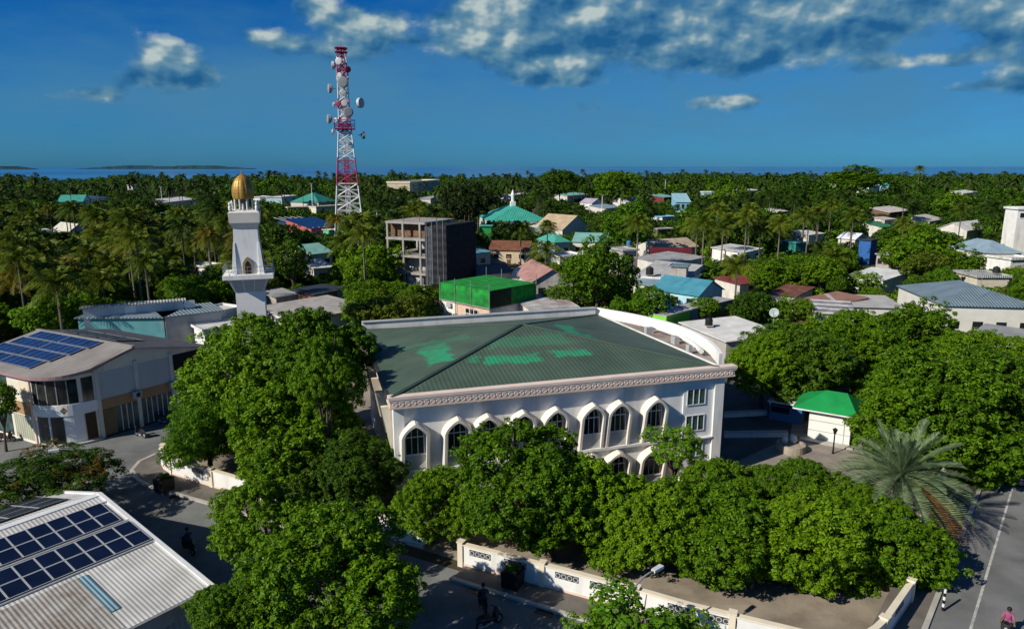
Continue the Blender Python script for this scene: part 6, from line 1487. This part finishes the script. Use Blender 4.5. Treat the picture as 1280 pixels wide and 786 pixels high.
px_tree('broad tree mass overhanging the cross street past the kiosk', 1178, 515, 106, 55, 'nearwarm2', .9)
px_tree('broad tree directly behind the green roofed kiosk', 1128, 496, 56, 64, 'near1', .9)
px_tree('leafy tree at the far side of the cross street', 1252, 500, 88, 58, 'nearwarm1', .98)
px_tree('small tree below the broad one by the cross street bend', 1212, 568, 56, 54, 'near2', .85)
px_tree('dark spreading mango tree shading the courtyard cabin', 1003, 458, 74, 70, 'neardark1', .85)
px_tree('leafy tree beside the curved end of the mosque', 955, 455, 48, 69, 'near2', .95)
px_tree('broad mango tree under the satellite dish', 1072, 440, 66, 76, 'near3', .82)
px_tree('bushy mango tree in front of the broad slate roofed hall', 1152, 414, 52, 84, 'midwarm1', .85)
px_tree('rounded tree below the lean-to roof by the cross street', 1238, 455, 62, 70, 'nearwarm1', .85)
px_tree('mango tree right of the satellite dish pole', 1022, 420, 40, 84, 'mid1', .75)
px_tree('flat-topped flame tree with reddish blossom above the shed', 58, 605, 80, 46.5, 'flame1', 1.0)
px_tree('small round tree against the cream front wall of the shop', -2, 503, 26, 58.5, 'near3', 1.1)
px_tree('leafy sapling at the bottom of the picture by the street wall', 800, 786, 66, 29.0, 'sapling1', .8)
px_tree('pale big-leaved sapling beside the first sapling', 742, 794, 38, 29.5, 'sapling2', .7)
px_tree('big-leaved sapling at the near kerb below the wall', 862, 796, 42, 29.0, 'sapling3', .7)
# date palm
dpp = AtY(1126, 592, 44.5); date = thing('date_palm', 'silvery green date palm with dry brown lower fronds', 'palm tree', (dpp.x, dpp.y, 0))
dq = palm_quads(5, 84, 34, 5.0, .15, .26, .085, -34, 84, .02, True); link('fronds', mesh_quads('fronds', dq, date_leaf), date, (0, 0, dpp.z), (1, 1, 1))
g_ = palm_quads(6, 34, 30, 5.0, .13, .42, .085, -42, -4, .2, True, -.35, .75); link('dry_fronds', mesh_quads('dry_fronds', g_, dead_leaf), date, (0, 0, dpp.z - .15), (1, 1, 1))
MB().tube([(0, 0, 0), (0, 0, dpp.z * .5), (0, 0, dpp.z)], [.42, .34, .40], 12).build('trunk', palm_bark, date)
# named trees of the middle distance
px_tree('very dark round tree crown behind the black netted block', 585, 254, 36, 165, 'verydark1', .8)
px_tree('big bright round tree in the town centre', 786, 283, 38, 172, 'midbright1', .95)
px_tree('tall dense dark tree beyond the mosque roof', 748, 345, 46, 112, 'mid2', 1.15)
px_tree('bright bushy tree before the teal gable house', 812, 377, 28, 100, 'midbright2', .9)
px_tree('low bush beside the rusted pink gable house', 697, 372, 24, 116, 'midwarm2', .7)
px_tree('olive tree between minaret sheds and mosque roof', 470, 392, 36, 88, 'midolive1', .75)
px_tree('olive bushy tree by the netted house corner', 510, 385, 30, 98, 'midolive2', .8)
px_tree('round bright tree left of the unfinished building', 468, 335, 46, 138, 'mid3', .85)
px_tree('bushy tree at the foot of the unfinished building', 500, 372, 30, 122, 'mid1', .8)
px_tree('two-stemmed slim dark tree right of the minaret', 363, 325, 30, 125, 'slim1', .55)
px_tree('bushy dark tree left of the minaret', 263, 360, 34, 112, 'mid2', .85)
px_tree('dark spreading tree behind the minaret balcony', 345, 300, 32, 150, 'middark2', .9)
px_tree('bushy tree right of the lime green hut', 992, 388, 26, 100, 'midwarm1', .85)
px_tree('yellow-green tree among roofs by the long white metal roof', 1080, 358, 26, 128, 'midwarm2', .8)
px_tree('large tree beside the big round bright tree', 880, 385, 20, 104, 'mid3', .9)
px_tree('dome-shaped broad tree highest on the far tree line', 1070, 224, 42, 400, 'mid1', .45)
for x_, y_, r_, Y_, k_, lab in ((1148, 318, 46, 150, 'mid2', 'largest round tree above the broad slate roofed hall'), (1205, 332, 28, 140, 'midwarm1', 'yellow-green tree before the grey blue hipped house'), (1000, 338, 30, 150, 'mid3', 'leafy tree between the tall coconut palm and the tarpaulin shelter'),
        (1040, 322, 26, 160, 'midwarm2', 'tall yellow-green tree just left of the long white metal roof'), (962, 346, 30, 132, 'mid1', 'leafy tree standing behind the low dark red shed'), (905, 292, 28, 205, 'middark1', 'dark tree behind the long pale grey house'), (950, 282, 26, 215, 'mid2', 'green tree behind the narrow white house'),
        (880, 262, 20, 260, 'middark2', 'dark tree just past the two-storey blue house'), (1135, 292, 24, 200, 'middark1', 'dark tree right of the small green roofed house'), (1035, 268, 24, 270, 'mid3', 'round tree behind the white tarpaulin shelter'), (1190, 262, 28, 270, 'mid1', 'broad tree behind the pale cream hipped house'),
        (985, 250, 26, 300, 'middark2', 'broad dark tree beyond the tiny white roof'), (910, 248, 24, 320, 'mid2', 'broad tree beyond the teal and white house'), (1245, 282, 24, 210, 'middark2', 'dark tree before the tall plain white block'), (700, 228, 26, 380, 'middark1', 'broad dark crown beyond the green hip roofed hall'),
        (770, 232, 28, 370, 'mid3', 'broad crown on the slope beyond the lilac roofs'), (180, 262, 26, 260, 'middark2', 'dark broad crown in the palm grove left of the white hall'), (90, 330, 34, 165, 'mid1', 'broad leafy tree inside the palm grove'), (215, 345, 30, 140, 'midwarm1', 'yellow-green leafy tree in the palm grove'), (30, 300, 34, 200, 'middark1', 'dark broad crown at the edge of the palm grove')):
    px_tree(lab, x_, y_, r_, Y_, k_, .85)
px_palm('tall coconut palm over the roofs near the lime green hut', 922, 330, 30, 116, 0)
px_palm('coconut palm just left of the unfinished building', 440, 285, 28, 150, 1)
px_palm('coconut palm standing before the green hip roofed hall', 684, 281, 17, 180, 2)
px_palm('dense coconut palm below the green hip roofed hall', 682, 312, 28, 140, 3)
px_palm('coconut palm with yellowing fronds between tower and unfinished building', 420, 274, 20, 190, 5)
px_palm('coconut palm standing highest above the right tree line', 1150, 210, 9, 420, 1)

# scattered palms and trees of the town, kept clear of the roofs the photograph shows
def covers(X, Y, zc, rx, rz):
    x, y, s = PX(X, Y, zc); a = rx * s * .85; b = rz * s * .85
    for (x0, y0, x1, y1, D) in PROT:
        if D <= Y - 1: continue
        if x + a > x0 and x - a < x1 and y + b > y0 and y - b < y1: return True
    return False
def onfoot(X, Y, pad=0):
    for (cx, cy, a, hw_, hd_) in FOOT:
        dx, dy = X - cx, Y - cy; c, s = math.cos(a), math.sin(a)
        if abs(dx * c + dy * s) < hw_ + pad and abs(-dx * s + dy * c) < hd_ + pad: return True
    return False
def nearest(X, Y, px_):
    best = None
    for (cx, cy, ph) in SHORT:
        d = math.hypot(cx - X, (cy - Y) * .6)
        if best is None or d < best[0]: best = (d, cx, cy, ph)
    return best
placed = [(a, b, c) for a, b, c in TREES]
GRID = {}
def far_enough(X, Y, r):
    k = (int(X // 12), int(Y // 12))
    for i in range(k[0] - 1, k[0] + 2):
        for j in range(k[1] - 1, k[1] + 2):
            for (a, b, c) in GRID.get((i, j), ()):
                if math.hypot(a - X, b - Y) < (r + c) * .56: return False
    return True
def put(X, Y, r): GRID.setdefault((int(X // 12), int(Y // 12)), []).append((X, Y, r))
for a in placed: put(*a)
SC = random.Random(2024)
cands = []
NPALM = NTREE = 0
Y = 76.0
kinds_ = {'tree': ['mid1', 'mid2', 'mid3', 'midwarm1', 'midwarm2', 'middark1', 'middark2', 'midolive1', 'midolive2', 'midbright1']}
tone = {'mid': 'green', 'midwarm': 'yellow-green', 'middark': 'dark green', 'midolive': 'olive green', 'midbright': 'bright green'}
while Y < 330:
    half = .80 * Y + 12; step = 3.4
    X = -half + SC.uniform(0, step)
    while X < half:
        x_ = X + SC.uniform(-1.5, 1.5); y_ = Y + SC.uniform(-1.5, 1.5)
        cands.append((x_, y_)); X += step
    Y += 3.2
def ok_zone(X, Y):
    if Y < 104 and -38 < X < 36 and not (X < -20 and Y > 84): return False         # mosque compound and side street
    if Y < 92 and X < -30: return False                                         # shop building block
    if Y < 84 and X > 30: return False
    return True
for (X, Y) in cands:
    if not ok_zone(X, Y): continue
    px_, py_, s_ = PX(X, Y, 6)
    pal = SC.random() < (.60 if px_ < 330 else .22 if px_ < 480 else .20 if Y < 170 else .24)
    if pal:
        if NPALM >= 290: continue
        h = SC.uniform(6.0, 13.5) + min(3.0, Y * .008); L_ = SC.uniform(3.4, 4.8); r = 2.7
        if onfoot(X, Y, .5) or not far_enough(X, Y, r) or covers(X, Y, h - 1.2, L_ * .8, 2.6): continue
        put(X, Y, r); d, cx, cy, ph = nearest(X, Y, px_)
        v = SC.choice([0, 1, 2, 3, 4, 0, 1, 2, 3, 5])
        lab = f"{'yellowing ' if v == 5 else ''}coconut palm growing near {ph}"
        palm(lab, X, Y, h, L_, v, lab.replace('coconut palm', 'coconut palms')); NPALM += 1
    else:
        if NTREE >= 262: continue
        r = SC.uniform(2.6, 4.6) * (1.0 if Y < 160 else 1.2); zc = SC.uniform(3.4, 6.6) * (1.0 if Y < 200 else 1.15)
        fit = False
        for _ in range(3):
            if not (onfoot(X, Y, r * .45) or not far_enough(X, Y, r) or covers(X, Y, zc, r, r * .8)): fit = True; break
            r *= .72; zc *= .8
            if r < 1.5: break
        if not fit: continue
        put(X, Y, r); d, cx, cy, ph = nearest(X, Y, px_)
        kd = SC.choice(kinds_['tree']); lab = f"{tone[kd[:-1]]} {'low bushy' if zc < 3.2 else 'leafy'} tree near {ph}"
        tree(lab, X, Y, zc, r, kd, SC.uniform(.8, 1.0), lab.replace(' tree ', ' trees ', 1)); NTREE += 1
print('SCATTER', NPALM, NTREE)
# low growth between the houses: bushes nobody could count
def inst(V, pos, scale, rz):
    c, s = math.cos(rz), math.sin(rz); R_ = np.array([[c, -s, 0], [s, c, 0], [0, 0, 1]]); return (V * np.array(scale)) @ R_.T + np.array(pos)
bush = [crown_quads(300 + k, 300, .26, 8, .80, 9, (.3, .45), tuft=.20, low=-.2) for k in range(3)]
mass = {0: [], 1: [], 2: []}
un = {0: [], 1: []}
for _ in range(6500):
    Y = 78 + 260 * SC.random() ** .8; X = SC.uniform(-.8, .8) * Y
    if not ok_zone(X, Y) or onfoot(X, Y, .8): continue
    r = SC.uniform(1.0, 3.4)
    if covers(X, Y, r * .7, r, r * .7): continue
    un[SC.randrange(2)].append(inst(bush[SC.randrange(3)], (X, Y, r * .55), (r, r, r), SC.uniform(0, 6.28)))
for k, m__ in ((0, leaf_dark), (1, leaf_green)):
    o = bpy.data.objects.new('undergrowth', mesh_quads('undergrowth', np.concatenate(un[k]), m__)); COL.objects.link(o); o['kind'] = 'stuff'
# the wooded rest of the island, read as one mass of palms and trees
fb = [crown_quads(400 + k, 230, .30, 9, .85, 7, (.3, .46), tuft=.22, low=-.2) for k in range(4)]
fb2 = [crown_quads(420 + k, 900, .20, 12, .85, 12, (.24, .42), tuft=.16, low=-.5) for k in range(4)]
fp = [palm_low(500 + k, 12 + k) for k in range(4)]
fp2 = [palm_quads(520 + k, 22, 9, 1.0, .30, .46, .07, -32, 80) for k in range(3)]
def trunk_q(h, r=.16):
    z = np.array([0, 0, h]); a = np.array([r, 0, 0]); b = np.array([0, r, 0]); o = np.zeros(3)
    return np.array([[o - a, o + a, z + a, z - a], [o - b, o + b, z + b, z - b]])
wood = {'palm': [], 'leaf': [], 'warm': [], 'olive': [], 'trunk': []}
def in_shore(X, Y):
    return ((X - 120) / 1440) ** 2 + ((Y - 290) / 610) ** 2 < 1
def wave(x, y, k):
    """a slow uneven field over the island, about -1 to 1"""
    return (math.sin(x * .021 + k) + math.sin(y * .033 - x * .011 + 2 * k) + math.sin(x * .047 + y * .019 + 3.1 * k)) / 2.2
Y = 120.0
while Y < 905:
    st = 5.4 + Y * .0078; half = .80 * Y + 15; X = -half
    while X < half:
        x_, y_ = X + SC.uniform(-st, st) * .6, Y + SC.uniform(-st, st) * .6; X += st
        near = y_ < 330
        if not ok_zone(x_, y_) or not in_shore(x_, y_) or not far_enough(x_, y_, 2.0 if near else 2.6) or onfoot(x_, y_, 1.5): continue
        px_, _, s_ = PX(x_, y_, 8)
        w1, w2 = wave(x_, y_, 1.0), wave(x_, y_, 4.2)
        pal = SC.random() < (.50 if px_ < 640 else .34 if px_ < 1000 else .24) + .40 * w1
        if not near and SC.random() < .10 + .12 * max(0, w2): continue
        lowz = .72 if (60 < px_ < 140 and y_ > 420) else 1.0
        if pal:
            h = (SC.triangular(7, 20.5, 13) + 2.2 * w2) * lowz * (1 if y_ > 380 else .80) * (.88 if px_ < 640 and y_ > 560 else 1); L_ = SC.uniform(2.8, 5.4)
            if covers(x_, y_, h - .8, L_ * .8, 2.4):
                h *= .5
                if covers(x_, y_, h - .8, L_ * .8, 2.4): continue
            wood['palm'].append(inst(fp2[SC.randrange(3)] if near else fp[SC.randrange(4)], (x_, y_, h), (L_, L_, L_ * SC.uniform(.8, 1.25)), SC.uniform(0, 6.28))); wood['trunk'].append(trunk_q(h) + np.array([x_, y_, 0]))
        else:
            r = SC.uniform(3.0, 6.6) * (1 + .25 * w2); zc = (SC.uniform(5, 12.0) + 1.8 * w2) * lowz * (1 if y_ > 380 else .70) * (.88 if px_ < 640 and y_ > 560 else 1)
            fit = False
            for _ in range(3):
                if not covers(x_, y_, zc, r, r * .8) and not onfoot(x_, y_, r * .5): fit = True; break
                r *= .7; zc *= .62
            if not fit: continue
            q = inst((fb2 if near else fb)[SC.randrange(4)], (x_, y_, zc), (r, r, r * SC.uniform(.8, 1.0)), SC.uniform(0, 6.28))
            wood[SC.choice(['leaf', 'leaf', 'leaf', 'leaf', 'leaf', 'leaf', 'warm', 'olive', 'olive'])].append(q)
    Y += st * .9
print('WOOD', {k: len(v) for k, v in wood.items()})
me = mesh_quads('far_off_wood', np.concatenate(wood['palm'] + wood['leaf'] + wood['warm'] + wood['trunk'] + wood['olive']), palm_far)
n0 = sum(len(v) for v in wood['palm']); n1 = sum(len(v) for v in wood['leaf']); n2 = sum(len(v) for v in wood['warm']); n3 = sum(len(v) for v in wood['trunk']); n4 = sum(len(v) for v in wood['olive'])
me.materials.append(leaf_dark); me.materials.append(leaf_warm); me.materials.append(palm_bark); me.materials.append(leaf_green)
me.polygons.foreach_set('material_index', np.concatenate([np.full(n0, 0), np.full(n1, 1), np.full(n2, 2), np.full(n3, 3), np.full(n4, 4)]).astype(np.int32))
o = bpy.data.objects.new('far_off_wood', me); COL.objects.link(o); o['kind'] = 'stuff'
# plants in the two planter boxes
for p_, lab in ((pb1, 'small leafy shrub growing in the planter box on the curved corner'), (pb2, 'small leafy shrub growing in the shaded planter box')):
    s_ = thing('shrub', lab, 'shrub', (p_.x, p_.y, 1.16)); link('foliage', crown_mesh('sapling2'), s_, (0, 0, .12), (.42, .42, .3)); link('stem', TRUNKS[0], s_, (0, 0, -.02), (.15, .15, .2))
